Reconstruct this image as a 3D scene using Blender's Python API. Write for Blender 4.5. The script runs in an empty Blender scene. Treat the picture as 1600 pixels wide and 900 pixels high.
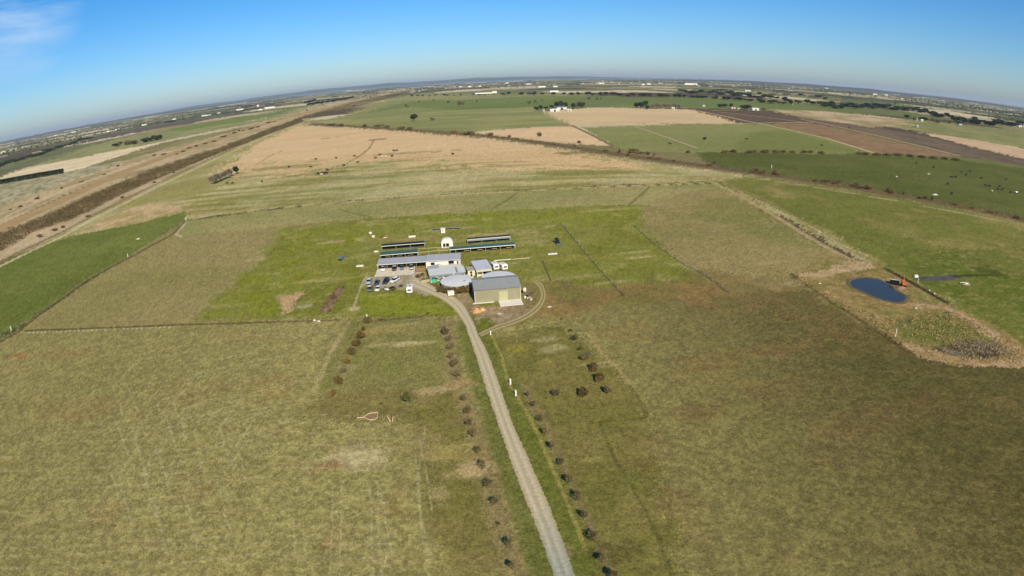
import bpy, math, random
import numpy as np
from mathutils import Matrix, Vector

# ------------------------------------------------------------------ camera, sky, sun, exposure
S = bpy.context.scene
C = S.collection
H = 75.0                                   # flying height in metres
FPX, KD, PITCH, ROLL = 898.0, -0.0541, 0.3624, -0.0359   # wide action-camera lens
cam = bpy.data.cameras.new('camera'); cam_o = bpy.data.objects.new('camera', cam); C.objects.link(cam_o)
cam.type = 'PANO'; cam.sensor_fit = 'HORIZONTAL'; cam.sensor_width = 36.0
cam.panorama_type = 'FISHEYE_LENS_POLYNOMIAL'
cam.fisheye_fov = math.radians(175)
_mm = FPX * 36.0 / 1600.0
cam.fisheye_polynomial_k0 = 0.0
cam.fisheye_polynomial_k1 = -1.0 / _mm
cam.fisheye_polynomial_k2 = 0.0
cam.fisheye_polynomial_k3 = -KD / _mm ** 3
cam.fisheye_polynomial_k4 = 0.0
cam.clip_start = 0.5; cam.clip_end = 200000
F0 = Vector((0, math.cos(PITCH), -math.sin(PITCH))); U0 = Vector((0, math.sin(PITCH), math.cos(PITCH))); X0 = Vector((1, 0, 0))
rt = X0 * math.cos(ROLL) + U0 * math.sin(ROLL); up = -X0 * math.sin(ROLL) + U0 * math.cos(ROLL)
M = Matrix((( rt.x, up.x, -F0.x, 0), (rt.y, up.y, -F0.y, 0), (rt.z, up.z, -F0.z, H), (0, 0, 0, 1)))
cam_o.matrix_world = M
S.camera = cam_o

SUN_EL, SHADOW_DIR = math.radians(36), math.radians(106)      # shadows fall towards +Y, a little to -X
sd = Vector((-math.cos(SHADOW_DIR) * math.cos(SUN_EL), -math.sin(SHADOW_DIR) * math.cos(SUN_EL), math.sin(SUN_EL)))  # towards the sun
W = bpy.data.worlds.new('World'); S.world = W; W.use_nodes = True
nt = W.node_tree; nt.nodes.clear()
out = nt.nodes.new('ShaderNodeOutputWorld'); bg = nt.nodes.new('ShaderNodeBackground'); sky = nt.nodes.new('ShaderNodeTexSky')
sky.sky_type = 'NISHITA'; sky.sun_disc = False; sky.sun_elevation = SUN_EL
sky.sun_rotation = math.atan2(sd.x, sd.y)
sky.altitude = 0; sky.air_density = 1.0; sky.dust_density = 0.7; sky.ozone_density = 8.5
bg.inputs['Strength'].default_value = 0.102
hs = nt.nodes.new('ShaderNodeHueSaturation'); hs.inputs['Saturation'].default_value = 1.22
nt.links.new(sky.outputs[0], hs.inputs['Color']); nt.links.new(hs.outputs[0], bg.inputs[0]); nt.links.new(bg.outputs[0], out.inputs[0])
# a few thin streaks of high cloud, part of the sky itself
tc = nt.nodes.new('ShaderNodeTexCoord'); mp = nt.nodes.new('ShaderNodeMapping'); mp.inputs['Scale'].default_value = (2.2, 2.6, 16)
nz = nt.nodes.new('ShaderNodeTexNoise'); nz.inputs['Scale'].default_value = 1.5; nz.inputs['Detail'].default_value = 6; nz.inputs['Roughness'].default_value = .55
rp = nt.nodes.new('ShaderNodeValToRGB'); rp.color_ramp.elements[0].position = .40; rp.color_ramp.elements[1].position = .62
rp.color_ramp.elements[1].color = (.6, .6, .6, 1); rp.color_ramp.elements[0].color = (0, 0, 0, 1)
mx = nt.nodes.new('ShaderNodeMixRGB'); mx.inputs[2].default_value = (5.2, 6.4, 7.6, 1)
nt.links.new(tc.outputs['Generated'], mp.inputs[0]); nt.links.new(mp.outputs[0], nz.inputs['Vector']); nt.links.new(nz.outputs['Fac'], rp.inputs[0])
dt = nt.nodes.new('ShaderNodeVectorMath'); dt.operation = 'DOT_PRODUCT'; dt.inputs[1].default_value = Vector((-.70, .685, .195)).normalized()
mk_ = nt.nodes.new('ShaderNodeMapRange'); mk_.inputs[1].default_value = .992; mk_.inputs[2].default_value = 1.0; ml = nt.nodes.new('ShaderNodeMath'); ml.operation = 'MULTIPLY'
nt.links.new(tc.outputs['Generated'], dt.inputs[0]); nt.links.new(dt.outputs['Value'], mk_.inputs[0]); nt.links.new(mk_.outputs[0], ml.inputs[0]); nt.links.new(rp.outputs[0], ml.inputs[1]); nt.links.new(ml.outputs[0], mx.inputs[0]); nt.links.new(hs.outputs[0], mx.inputs[1]); nt.links.new(mx.outputs[0], bg.inputs[0])
sl = bpy.data.lights.new('sun', 'SUN'); sl.energy = 4.0; sl.angle = math.radians(.55); sl.color = (1, .945, .86)
so = bpy.data.objects.new('sun', sl); C.objects.link(so); so.rotation_euler = sd.to_track_quat('Z', 'Y').to_euler()
S.view_settings.view_transform = 'Standard'; S.view_settings.look = 'None'; S.view_settings.exposure = 0.35; S.view_settings.gamma = 1
S.render.engine = 'CYCLES'; S.cycles.use_denoising = True; S.cycles.max_bounces = 5; S.cycles.diffuse_bounces = 2
S.cycles.volume_bounces = 0; S.cycles.transparent_max_bounces = 4
LIT = np.array([1.15, 1.24, 1.42])                                 # brightness of a white flat surface under this light, used to turn seen colours into albedos

# ------------------------------------------------------------------ helpers
rnd = random.Random(7)
def lin(c):
    c = np.asarray(c, float) / 255.0
    return np.where(c <= .04045, c / 12.92, ((c + .055) / 1.055) ** 2.4)
def alb(c, k=1.0):                         # photographed colour of a lit surface -> albedo
    return np.minimum(lin(c) / LIT * k, .85)
def ray(px, py):
    x = (px - 800) / FPX; y = (450 - py) / FPX; rr = math.hypot(x, y); th = rr * (1 + KD * rr * rr); s = math.sin(th) / max(rr, 1e-9)
    a, b, c = x * s, y * s, math.cos(th)
    X = a * math.cos(ROLL) - b * math.sin(ROLL); U = a * math.sin(ROLL) + b * math.cos(ROLL)
    return X, U * math.sin(PITCH) + c * math.cos(PITCH), U * math.cos(PITCH) - c * math.sin(PITCH)
def G(px, py, z=0.0):                      # survey point of the photograph -> place on the ground
    X, Y, Z = ray(px, py); t = (H - z) / max(-Z, 2e-3)
    return (X * t, Y * t)
def mpp(px, py):                           # metres per photo pixel at a ground point
    x, y = G(px, py); return math.sqrt(x * x + y * y + H * H) / FPX
ANG = math.radians(11.5)
O = G(742.5, 473.5); UU = (math.cos(ANG), math.sin(ANG)); VV = (-math.sin(ANG), math.cos(ANG))
def at(u, v, z=0.0): return Vector((O[0] + u * UU[0] + v * VV[0], O[1] + u * UU[1] + v * VV[1], z))   # farmyard frame

def hash2(ix, iy, seed):
    h = (ix.astype(np.int64) * 374761393 + iy.astype(np.int64) * 668265263 + seed * 1274126177) & 0xffffffff
    h = ((h ^ (h >> 13)) * 1274126177) & 0xffffffff
    h = ((h ^ (h >> 16)) * 2246822519) & 0xffffffff
    return ((h ^ (h >> 15)) & 0xffffff) / float(0xffffff)
def vn(x, y, seed=0):
    ix = np.floor(x); iy = np.floor(y); fx = x - ix; fy = y - iy
    fx = fx * fx * (3 - 2 * fx); fy = fy * fy * (3 - 2 * fy)
    a = hash2(ix, iy, seed); b = hash2(ix + 1, iy, seed); c = hash2(ix, iy + 1, seed); d = hash2(ix + 1, iy + 1, seed)
    return (a * (1 - fx) + b * fx) * (1 - fy) + (c * (1 - fx) + d * fx) * fy
def fbm(x, y, seed=0, oct=4, gain=.55):
    s = 0; a = 1; t = 0
    for i in range(oct):
        s = s + a * vn(x * 2 ** i + 17.3 * i, y * 2 ** i - 9.1 * i, seed + i); t += a; a *= gain
    return s / t

def tag(o, label=None, cat=None, group=None, kind=None):
    if label: o['label'] = label
    if cat: o['category'] = cat
    if group: o['group'] = group
    if kind: o['kind'] = kind
    return o
def empty(name, loc, rz=0.0, sc=1.0):
    o = bpy.data.objects.new(name, None); C.objects.link(o); o.location = loc; o.rotation_euler = (0, 0, rz)
    o.scale = (sc, sc, sc) if isinstance(sc, (int, float)) else sc
    o.empty_display_size = .3
    return o
def link(name, me, parent=None):
    o = bpy.data.objects.new(name, me); C.objects.link(o); o.parent = parent; return o
def copy_tree(o, parent=None):
    c = o.copy(); C.objects.link(c); c.parent = parent
    for ch in [k for k in o.children]: copy_tree(ch, c)
    return c

MATS = {}
def mat(name, rgb, rough=.8, var=.12, scale=3.0, bump=0.0, metallic=0.0, spec=.3, rgb2=None, dark=None, stripes=None, raw=False):
    """procedural material: base colour broken up by two noises, optional corrugation bump"""
    if name in MATS: return MATS[name]
    m = bpy.data.materials.new(name); m.use_nodes = True; n = m.node_tree.nodes; l = m.node_tree.links
    b = n['Principled BSDF']; b.inputs['Roughness'].default_value = rough; b.inputs['Metallic'].default_value = metallic
    b.inputs['Specular IOR Level'].default_value = spec
    c = np.asarray(rgb, float) if raw else alb(rgb); c2 = alb(rgb2) if rgb2 is not None else c * (1 - var)
    t = n.new('ShaderNodeTexCoord'); z = n.new('ShaderNodeTexNoise'); z.inputs['Scale'].default_value = scale; z.inputs['Detail'].default_value = 5
    r = n.new('ShaderNodeValToRGB'); r.color_ramp.elements[0].position = .32; r.color_ramp.elements[1].position = .68
    r.color_ramp.elements[0].color = (*c2, 1); r.color_ramp.elements[1].color = (*np.minimum(c * (1 + var * .6), .9), 1)
    l.new(t.outputs['Object'], z.inputs['Vector']); l.new(z.outputs['Fac'], r.inputs[0]); l.new(r.outputs[0], b.inputs['Base Color'])
    if bump or stripes:
        bm = n.new('ShaderNodeBump'); bm.inputs['Strength'].default_value = .8
        if stripes:
            w = n.new('ShaderNodeTexWave'); w.inputs['Scale'].default_value = stripes; w.bands_direction = 'X'; bm.inputs['Distance'].default_value = .03
            l.new(t.outputs['Object'], w.inputs['Vector']); l.new(w.outputs['Fac'], bm.inputs['Height'])
        else:
            bm.inputs['Distance'].default_value = bump; l.new(z.outputs['Fac'], bm.inputs['Height'])
        l.new(bm.outputs[0], b.inputs['Normal'])
    MATS[name] = m; return m

class MB:
    def __init__(s): s.v = []; s.f = []
    def add(s, vs, fs):
        k = len(s.v); s.v += [tuple(p) for p in vs]; s.f += [tuple(i + k for i in f) for f in fs]; return s
    def box(s, x0, x1, y0, y1, z0, z1):
        return s.add([(x0, y0, z0), (x1, y0, z0), (x1, y1, z0), (x0, y1, z0), (x0, y0, z1), (x1, y0, z1), (x1, y1, z1), (x0, y1, z1)],
                     [(0, 3, 2, 1), (4, 5, 6, 7), (0, 1, 5, 4), (1, 2, 6, 5), (2, 3, 7, 6), (3, 0, 4, 7)])
    def slab(s, p, t):                     # quad p (ccw from above) extruded down by t
        q = [(a, b, c - t) for a, b, c in p]
        return s.add(list(p) + q, [(0, 1, 2, 3), (7, 6, 5, 4)] + [(i, i + 4, (i + 1) % 4 + 4, (i + 1) % 4) for i in range(4)])
    def prism(s, prof, x0, x1):            # closed (y,z) profile extruded along x
        n = len(prof)
        return s.add([(x0, a, b) for a, b in prof] + [(x1, a, b) for a, b in prof],
                     [tuple(range(n))[::-1], tuple(range(n, 2 * n))] + [(i, (i + 1) % n, (i + 1) % n + n, i + n) for i in range(n)])
    def prismy(s, prof, y0, y1):           # closed (x,z) profile extruded along y
        n = len(prof)
        return s.add([(a, y0, b) for a, b in prof] + [(a, y1, b) for a, b in prof],
                     [tuple(range(n)), tuple(range(n, 2 * n))[::-1]] + [(i, i + n, (i + 1) % n + n, (i + 1) % n) for i in range(n)])
    def lathe(s, prof, n=24, cx=0, cy=0):  # (r,z) profile round the vertical
        k = len(prof); vs = []; fs = []
        for i in range(n):
            a = 2 * math.pi * i / n
            vs += [(cx + r * math.cos(a), cy + r * math.sin(a), z) for r, z in prof]
        for i in range(n):
            j = (i + 1) % n
            for q in range(k - 1): fs.append((i * k + q, j * k + q, j * k + q + 1, i * k + q + 1))
        return s.add(vs, fs)
    def tube(s, a, b, r0, r1=None, n=6):
        r1 = r0 if r1 is None else r1
        a = Vector(a); b = Vector(b); d = (b - a).normalized(); e = d.orthogonal().normalized(); g = d.cross(e)
        vs = [a + (e * math.cos(t) + g * math.sin(t)) * r0 for t in [2 * math.pi * i / n for i in range(n)]] + \
             [b + (e * math.cos(t) + g * math.sin(t)) * r1 for t in [2 * math.pi * i / n for i in range(n)]]
        return s.add(vs, [(i, (i + 1) % n, (i + 1) % n + n, i + n) for i in range(n)] + [tuple(range(n))[::-1], tuple(range(n, 2 * n))])
    def mesh(s, name, m, smooth=False):
        me = bpy.data.meshes.new(name); me.from_pydata(s.v, [], s.f); me.materials.append(m)
        if smooth: me.polygons.foreach_set('use_smooth', [True] * len(s.f))
        me.update(); return me
    def build(s, name, m, parent=None, smooth=False, bevel=0):
        o = link(name, s.mesh(name, m, smooth), parent)
        if bevel:
            b = o.modifiers.new('bevel', 'BEVEL'); b.width = bevel; b.segments = 2; b.limit_method = 'ANGLE'
        return o
def quadmesh(name, V, F, m):               # big arrays
    me = bpy.data.meshes.new(name); V = np.asarray(V, np.float32); F = np.asarray(F, np.int32); k = F.shape[1]
    me.vertices.add(len(V)); me.vertices.foreach_set('co', V.ravel()); me.loops.add(F.size); me.loops.foreach_set('vertex_index', F.ravel())
    me.polygons.add(len(F)); me.polygons.foreach_set('loop_start', np.arange(0, F.size, k, dtype=np.int32))
    me.polygons.foreach_set('loop_total', np.full(len(F), k, np.int32)); me.update(calc_edges=True); me.materials.append(m); return me

# ------------------------------------------------------------------ ground: one sheet to the horizon, its land cover laid out in metres
az = np.radians(np.concatenate([np.linspace(-180, -70, 14)[:-1], np.linspace(-70, 70, 1150), np.linspace(70, 180, 14)[1:-1]]))
dep = np.radians(np.concatenate([[89.9, 85, 80, 75, 70], np.arange(66, 4, -.1), np.arange(4, .3, -.05), np.array([.28, .22, .17, .12])]))
rad = np.append(H / np.tan(dep), [60000., 90000.])
nA, nR = len(az), len(rad)
RR, AA = np.meshgrid(rad, az, indexing='ij')
gx = (RR * np.sin(AA)).ravel(); gy = (RR * np.cos(AA)).ravel()
idx = np.arange(nA * nR).reshape(nR, nA)
q = np.stack([idx[:-1], np.roll(idx, -1, 1)[:-1], np.roll(idx, -1, 1)[1:], idx[1:]], -1).reshape(-1, 4)
col = np.zeros((len(gx), 3))
dist = np.hypot(gx, gy)
n40 = fbm(gx / 45, gy / 45, 1, 4); n12 = fbm(gx / 11, gy / 11, 11, 4); n3 = fbm(gx / 3.2, gy / 3.2, 21, 3); n1 = vn(gx / .9, gy / .9, 31)
n300 = fbm(gx / 330, gy / 330, 41, 5)
wx = (fbm(gx / 9, gy / 9, 51, 3) - .5); wy = (fbm(gx / 9 + 40, gy / 9, 52, 3) - .5)
jit = np.random.RandomState(3); jx = jit.rand(len(gx)) - .5; jy = jit.rand(len(gx)) - .5
def st(a, lo, hi): return np.clip((a - lo) / (hi - lo), 0, 1)
def put(mask, c, a=1.0):
    a = np.asarray(a); a = a[mask][:, None] if a.ndim else a
    col[mask] = col[mask] * (1 - a) + c * a
def ga(c, k=1.1):                          # land colours, greens kept to the winter olive they have
    r, g_, b_ = c
    if g_ > r: r, g_ = r + .55 * (g_ - r), g_ - .10 * (g_ - r)
    if r > 165: g_, b_ = g_ + 6, b_ + 13
    return np.minimum(lin((r, g_, b_)) / LIT * k, .8)
# 1 the far patchwork of paddocks
a0 = math.radians(9); fu = gx * math.cos(a0) + gy * math.sin(a0); fv = -gx * math.sin(a0) + gy * math.cos(a0)
row = np.floor(fv / 430); wrow = 300 + 420 * hash2(row, row * 0 + 5, 77); cu = np.floor((fu + 900 * hash2(row, row * 0 + 9, 78)) / wrow)
pal = np.array([ga(c) for c in [(118, 124, 72), (98, 112, 60), (178, 158, 112), (92, 78, 60), (135, 128, 82), (84, 98, 58), (150, 132, 92), (108, 112, 70), (196, 176, 132), (70, 80, 52)]])
hh = hash2(cu, row, 79); col[:] = pal[(hh * len(pal)).astype(int) % len(pal)]
mott = (.78 + .44 * fbm(fu / 60, fv / 160, 81, 4))[:, None]; col *= mott
eu = np.minimum(np.abs((fv / 430) % 1), 1 - np.abs((fv / 430) % 1)) * 430
m = (eu < 9) & (dist > 1200); put(m, ga((62, 66, 44)), .7)
def pip(poly, x, y):
    poly = np.asarray(poly); x0, y0 = poly.min(0); x1, y1 = poly.max(0)
    r = np.zeros(len(x), bool); c = (x >= x0) & (x <= x1) & (y >= y0) & (y <= y1); X = x[c]; Y = y[c]; ins = np.zeros(len(X), bool)
    j = len(poly) - 1
    for i in range(len(poly)):
        xi, yi = poly[i]; xj, yj = poly[j]
        if yi != yj: ins ^= ((yi > Y) != (yj > Y)) & (X < (xj - xi) * (Y - yi) / (yj - yi) + xi)
        j = i
    r[c] = ins; return r
def W2(pts): return [G(*p) for p in pts]
def field(pts, cA, cB=None, warp=2.0, soft=1.0, noise=None, a=1.0, lo=.36, hi=.64):
    warp = warp * 1.6
    jj = 2 * soft + dist ** 2 * 1.3e-5 * (dist < 6000)
    mk = pip(W2(pts), gx + wx * warp * 2 + jx * jj, gy + wy * warp * 2 + jy * jj)
    cA = ga(cA); cB = cA if cB is None else ga(cB)
    t = st(n40 if noise is None else noise, lo, hi)[mk][:, None]
    c = cA * (1 - t) + cB * t
    col[mk] = col[mk] * (1 - a) + c * a
    return mk
def seg_d(P, A, B):
    A = np.array(A); B = np.array(B); d = B - A; t = np.clip(((P - A) @ d) / (d @ d), 0, 1); return np.hypot(*(P - A - t[:, None] * d).T)
def line(pts, width, c, a=1.0, soft=.5, warp=.6, c2=None):
    w = W2(pts); X = gx + wx * warp * 2 + jx * soft; Y = gy + wy * warp * 2 + jy * soft; c = ga(c)
    for A, B in zip(w[:-1], w[1:]):
        mk = (X > min(A[0], B[0]) - width) & (X < max(A[0], B[0]) + width) & (Y > min(A[1], B[1]) - width) & (Y < max(A[1], B[1]) + width)
        k = np.nonzero(mk)[0]
        if not len(k): continue
        dd = seg_d(np.stack([X[k], Y[k]], 1), A, B); aa = np.clip((width / 2 - dd) / (width * .25) + .5, 0, 1) * a
        aa = np.maximum(0, aa); kk = k[aa > 0]; aa = aa[aa > 0][:, None]
        # one pass over a joint must not darken twice: move towards the colour only
        col[kk] = col[kk] * (1 - aa) + c * aa
def blob(px, py, rx, ry, c, a=.8, rot=0.0, seed=0):
    x0, y0 = G(px, py); R = max(rx, ry) * 1.6; k = np.nonzero((np.abs(gx - x0) < R) & (np.abs(gy - y0) < R))[0]
    if not len(k): return
    dx = gx[k] - x0; dy = gy[k] - y0; cr, sr = math.cos(rot), math.sin(rot); u = (dx * cr + dy * sr) / rx; v = (-dx * sr + dy * cr) / ry
    f = np.hypot(u, v) + (n12[k] - .5) * 1.7 + (n3[k] - .5) * .9; aa = np.clip((1.0 - f) * 2.2, 0, 1)[:, None] * a
    col[k] = col[k] * (1 - aa) + ga(c) * aa

# 2 beyond the canal, left
field([(-60, 330), (0, 296), (100, 268), (200, 244), (300, 216), (400, 190), (500, 162), (600, 143), (650, 138), (645, 141), (560, 157), (480, 180), (400, 212), (300, 262), (200, 310), (100, 362), (0, 414), (-60, 445)],
      (186, 158, 112), (160, 142, 98), 3, 2, fbm(gx / 20, gy / 60, 91, 4))
field([(-60, 312), (0, 288), (90, 272), (130, 263), (200, 245), (170, 262), (60, 300), (-60, 345)], (128, 130, 90), (176, 158, 116), 3, 2, n12)
field([(-60, 290), (0, 272), (215, 230), (250, 224), (130, 263), (100, 269), (0, 287), (-60, 300)], (222, 196, 150), (208, 184, 136), 2, 1)
field([(75, 248), (175, 218), (260, 205), (400, 188), (480, 168), (430, 186), (250, 222), (215, 229), (0, 270), (-60, 287), (-60, 275)], (128, 132, 82), (150, 146, 92), 4, 2)
field([(130, 263), (250, 224), (400, 196), (390, 200), (300, 222), (200, 250)], (138, 134, 84), (126, 118, 76), 3, 2)
field([(257, 203), (330, 190), (400, 180), (480, 164), (470, 170), (400, 187), (280, 206)], (96, 128, 58), (104, 132, 60), 2, 1)
field([(-60, 300), (40, 262), (170, 220), (180, 216), (60, 247), (-60, 280)], (92, 98, 62), (120, 120, 78), 4, 3)
field([(100, 228), (200, 203), (380, 176), (410, 173), (330, 186), (250, 200), (120, 226)], (104, 90, 76), (96, 84, 70), 4, 2)
# 3 the big cattle paddock, straw-coloured towards its far end
field([(-60, 445), (0, 414), (100, 362), (200, 310), (300, 262), (400, 212), (470, 186), (500, 193), (600, 200), (720, 210), (800, 219), (900, 229), (1000, 244), (1100, 257), (1200, 271), (1300, 286), (1400, 303), (1500, 321), (1600, 342), (1800, 388), (1900, 640), (1600, 600), (1480, 480), (1360, 415), (1116, 284), (800, 298), (500, 318), (290, 343), (25, 514), (-60, 560)],
      (168, 154, 98), (148, 140, 80), 3, 2, n40)
tA = G(350, 262); 
mk = pip(W2([(345, 268), (400, 226), (470, 194), (600, 203), (720, 212), (800, 221), (890, 234), (960, 250), (1100, 268), (1150, 275), (1000, 276), (860, 270), (700, 262), (620, 262), (520, 268), (430, 276)]), gx + wx * 60 + jx * 30, gy + wy * 90 + jy * 40)
g = st(fbm(gx / 70, gy / 40, 95, 5) + st(gy, 330, 620) * .55 - .25, .38, .6)
put(mk, ga((204, 166, 112)), g * .95)
mk2 = pip(W2([(360, 256), (400, 228), (470, 195), (600, 203), (720, 212), (800, 222), (860, 230), (760, 240), (560, 240), (440, 254)]), gx + wx * 30 + jx * 8, gy + wy * 30 + jy * 8)
put(mk2, ga((206, 170, 118)), .8 + .2 * g)
strk = fbm(gx / 55, gy / 9, 97, 4)
mk = pip(W2([(330, 300), (420, 250), (600, 250), (800, 250), (1000, 265), (1100, 275), (1116, 282), (800, 297), (500, 317), (300, 340), (180, 350), (240, 320)]), gx + jx * 6, gy + jy * 6)
put(mk, ga((184, 162, 104)), st(strk, .48, .62) * .75); put(mk, ga((112, 122, 58)), st(1 - strk, .56, .68) * .6)
field([(130, 362), (200, 322), (270, 316), (300, 330), (200, 352), (110, 368)], (190, 158, 108), (158, 142, 88), 8, 4, n12)
field([(-60, 440), (20, 400), (110, 369), (200, 352), (290, 331), (291, 343), (200, 404), (100, 464), (25, 513), (-60, 560)], (88, 112, 46), (104, 120, 54), 3, 1)
field([(-60, 452), (60, 470), (130, 420), (180, 385), (200, 385), (110, 455), (25, 500), (-60, 540)], (84, 106, 40), None, 6, 2, a=.5)
# right of the paddock fence: greener
field([(1120, 284), (1180, 275), (1300, 291), (1450, 316), (1600, 347), (1850, 405), (1800, 700), (1600, 560), (1500, 478), (1400, 428), (1300, 365), (1180, 310)], (112, 116, 52), (102, 108, 46), 3, 3, n12)
mk = pip(W2([(1116, 280), (1200, 274), (1400, 306), (1600, 346), (1750, 388), (1700, 470), (1500, 400), (1300, 335)]), gx + wx * 30 + jx * 8, gy + wy * 30 + jy * 8)
put(mk, ga((160, 140, 88)), st(n12 * .5 + n40 * .5, .44, .66) * .6)
mk = pip(W2([(1400, 400), (1600, 380), (1800, 470), (1800, 700), (1600, 550), (1450, 450)]), gx + wx * 20, gy + wy * 20)
put(mk, ga((74, 102, 30)), st(n40, .4, .62) * .7)
put(mk, ga((150, 138, 84)), st(fbm(gx / 4, gy / 2, 99, 3), .58, .72) * .5)
# 4 beyond the drain
field([(480, 189), (600, 196), (720, 204), (800, 211), (900, 222), (960, 228), (1000, 236), (1090, 237), (1150, 245), (1300, 280), (1300, 292), (1100, 266), (1000, 252), (900, 236), (800, 221), (720, 212), (600, 203), (480, 196)], (132, 118, 80), (120, 116, 70), 5, 4, n12)
field([(480, 188), (520, 186), (590, 160), (640, 147), (700, 146), (830, 150), (850, 174), (893, 195), (740, 206), (620, 201), (500, 193)], (124, 132, 76), (148, 144, 90), 4, 2, fbm(gx / 160, gy / 60, 101, 4))
field([(560, 178), (640, 158), (720, 156), (850, 150), (1000, 152), (1100, 152), (1240, 160), (1330, 176), (1200, 172), (1090, 168), (1000, 164), (850, 167), (720, 172), (640, 168)], (86, 120, 60), (96, 126, 62), 3, 2, n300)
field([(850, 175), (920, 168), (1080, 171), (1160, 194), (1050, 193), (912, 197), (893, 195)], (210, 178, 126), (196, 166, 116), 2, 1, n300)
field([(735, 207), (790, 202), (896, 197), (958, 228), (880, 224), (800, 215)], (212, 176, 126), (204, 168, 118), 2, 1, n40)
field([(908, 199), (1050, 195), (1200, 193), (1290, 215), (1360, 238), (1290, 241), (1090, 239), (1000, 237), (958, 229)], (122, 128, 72), (140, 138, 84), 3, 1, n300)
field([(1150, 222), (1180, 205), (1230, 203), (1340, 236), (1200, 238), (1150, 236)], (108, 122, 62), (118, 126, 66), 4, 3, n300)
field([(1085, 238), (1292, 241), (1390, 244), (1500, 250), (1620, 266), (1700, 300), (1700, 375), (1600, 338), (1500, 320), (1400, 303), (1300, 287), (1200, 272), (1110, 258)], (80, 94, 40), (92, 102, 48), 3, 1, n40)
field([(1086, 172), (1200, 172), (1250, 182), (1270, 191), (1200, 192), (1150, 190)], (96, 80, 62), (112, 92, 70), 3, 1, n300)
field([(1200, 193), (1267, 192), (1400, 221), (1500, 245), (1365, 240), (1290, 216)], (130, 106, 76), (144, 118, 84), 2, 1, n12)
field([(1240, 182), (1330, 192), (1412, 207), (1620, 254), (1640, 266), (1500, 244), (1335, 204), (1270, 191)], (100, 86, 68), (118, 102, 80), 2, 1, fbm(fu / 12, fv / 90, 103, 3))
field([(1440, 208), (1490, 211), (1620, 236), (1640, 258), (1512, 228)], (200, 164, 120), (188, 156, 114), 2, 1)
field([(1400, 184), (1620, 208), (1640, 238), (1450, 208), (1330, 190)], (142, 138, 86), (118, 124, 72), 6, 3, n40)
field([(1200, 171), (1275, 173), (1400, 184), (1430, 196), (1360, 199), (1300, 190), (1240, 181)], (190, 162, 116), (150, 134, 92), 6, 3, n40)
# cattle pads and damp hollows in the big paddock
line([(585, 218), (577, 232), (560, 245), (540, 256), (520, 262), (505, 271)], 2.5, (112, 106, 62), .8)
blob(594, 218, 17, 9, (112, 88, 58), .8); blob(515, 269, 40, 10, (104, 106, 54), .7, .1); blob(895, 239, 30, 10, (118, 108, 62), .8); blob(640, 239, 60, 9, (124, 122, 66), .6)
blob(525, 215, 30, 8, (150, 118, 76), .7); blob(430, 262, 30, 9, (160, 124, 80), .6); line([(400, 258), (425, 242), (440, 236)], 3, (150, 124, 82), .7)
# drain corridor crossing diagonally
line([(490, 194), (600, 201), (720, 209), (800, 217), (900, 231), (1000, 246), (1100, 259), (1200, 273), (1300, 288), (1400, 305), (1500, 323), (1600, 344), (1760, 384)], 17, (106, 90, 60), .95, 2, 2)
line([(480, 197), (600, 206), (720, 214), (800, 222), (900, 237), (1000, 252), (1100, 266), (1200, 281), (1300, 297), (1400, 314), (1500, 332), (1600, 354), (1760, 394)], 3.2, (176, 150, 104), .7, 1, .6)
# canal tracks
line([(-60, 446), (0, 416), (100, 368), (140, 345), (200, 315), (300, 266), (400, 220), (480, 184)], 4.5, (196, 172, 128), .9, .6, .4)
line([(-60, 432), (0, 404), (100, 355), (200, 303), (300, 256), (400, 213), (470, 185)], 5, (176, 156, 122), .8, 1, .6)
line([(-60, 438), (0, 409), (100, 361), (200, 309), (300, 261), (400, 216)], 3.5, (112, 92, 66), .85, .6, .4)
line([(-60, 382), (0, 353), (100, 306), (180, 274), (260, 244), (330, 220)], 3.6, (88, 68, 46), .85, .8, .5)
line([(-60, 372), (0, 343), (100, 297), (200, 260), (300, 226), (420, 193), (520, 164), (600, 147)], 7, (202, 172, 124), .8, 1, .6)
for k in range(5): line([(-60, 330 + 9 * k), (60, 292 + 7 * k), (200, 249 + 4 * k)], 3, (200, 184, 146) if k % 2 else (128, 122, 84), .6, 1.2, 2)
# 4b scrubby ground each side of the drain
# 5 the farm's own land
near = [(-200, 640), (0, 530), (30, 516), (290, 345), (500, 319), (800, 299), (1116, 286), (1190, 325), (1300, 391), (1345, 410), (1245, 430), (1300, 470), (1380, 520), (1440, 562), (1520, 574), (1600, 570), (1900, 650), (2000, 900), (1500, 1500), (800, 1500), (100, 1500), (-300, 1000)]
inside = pip(W2(near), gx + wx * 1.5, gy + wy * 1.5) | (dist < 70)
mixn = st(n40 * .6 + n12 * .4, .25, .75)[:, None]
base = ga((150, 140, 86)) * (1 - mixn) + ga((143, 135, 80)) * mixn
rt_ = st(gx, -10, 100)[:, None]                              # right-hand paddock grass is browner; lens vignette darkening is painted in too
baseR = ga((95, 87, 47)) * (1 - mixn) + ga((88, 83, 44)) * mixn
base = base * (1 - rt_) + baseR * rt_; base *= 1 - .13 * st(-gx, 40, 110)[:, None]  # lens vignette painted into the grass colour towards the far left
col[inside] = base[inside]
gr = inside & (dist < 300); col[gr] *= (1 + .12 * st(n3 * .25 + n1 * .75, .40, .80))[gr][:, None]
col[gr] *= (1 - .05 * st(1 - (n3 * .5 + n12 * .5), .50, .75))[gr][:, None]
red = fbm(gx / 14, gy / 9, 111, 4); put(inside, ga((150, 120, 74)), st(red, .60, .85) * .22)
field([(30, 516), (290, 346), (345, 361), (440, 355), (400, 395), (340, 460), (300, 503)], (146, 133, 84), (138, 129, 77), 1.5, 1, n40)
field([(290, 346), (500, 320), (800, 300), (1116, 287), (1150, 303), (1190, 327), (1010, 318), (810, 328), (540, 344), (345, 362), (270, 367)], (154, 144, 92), (140, 138, 82), 1.5, 1, n40)
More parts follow.
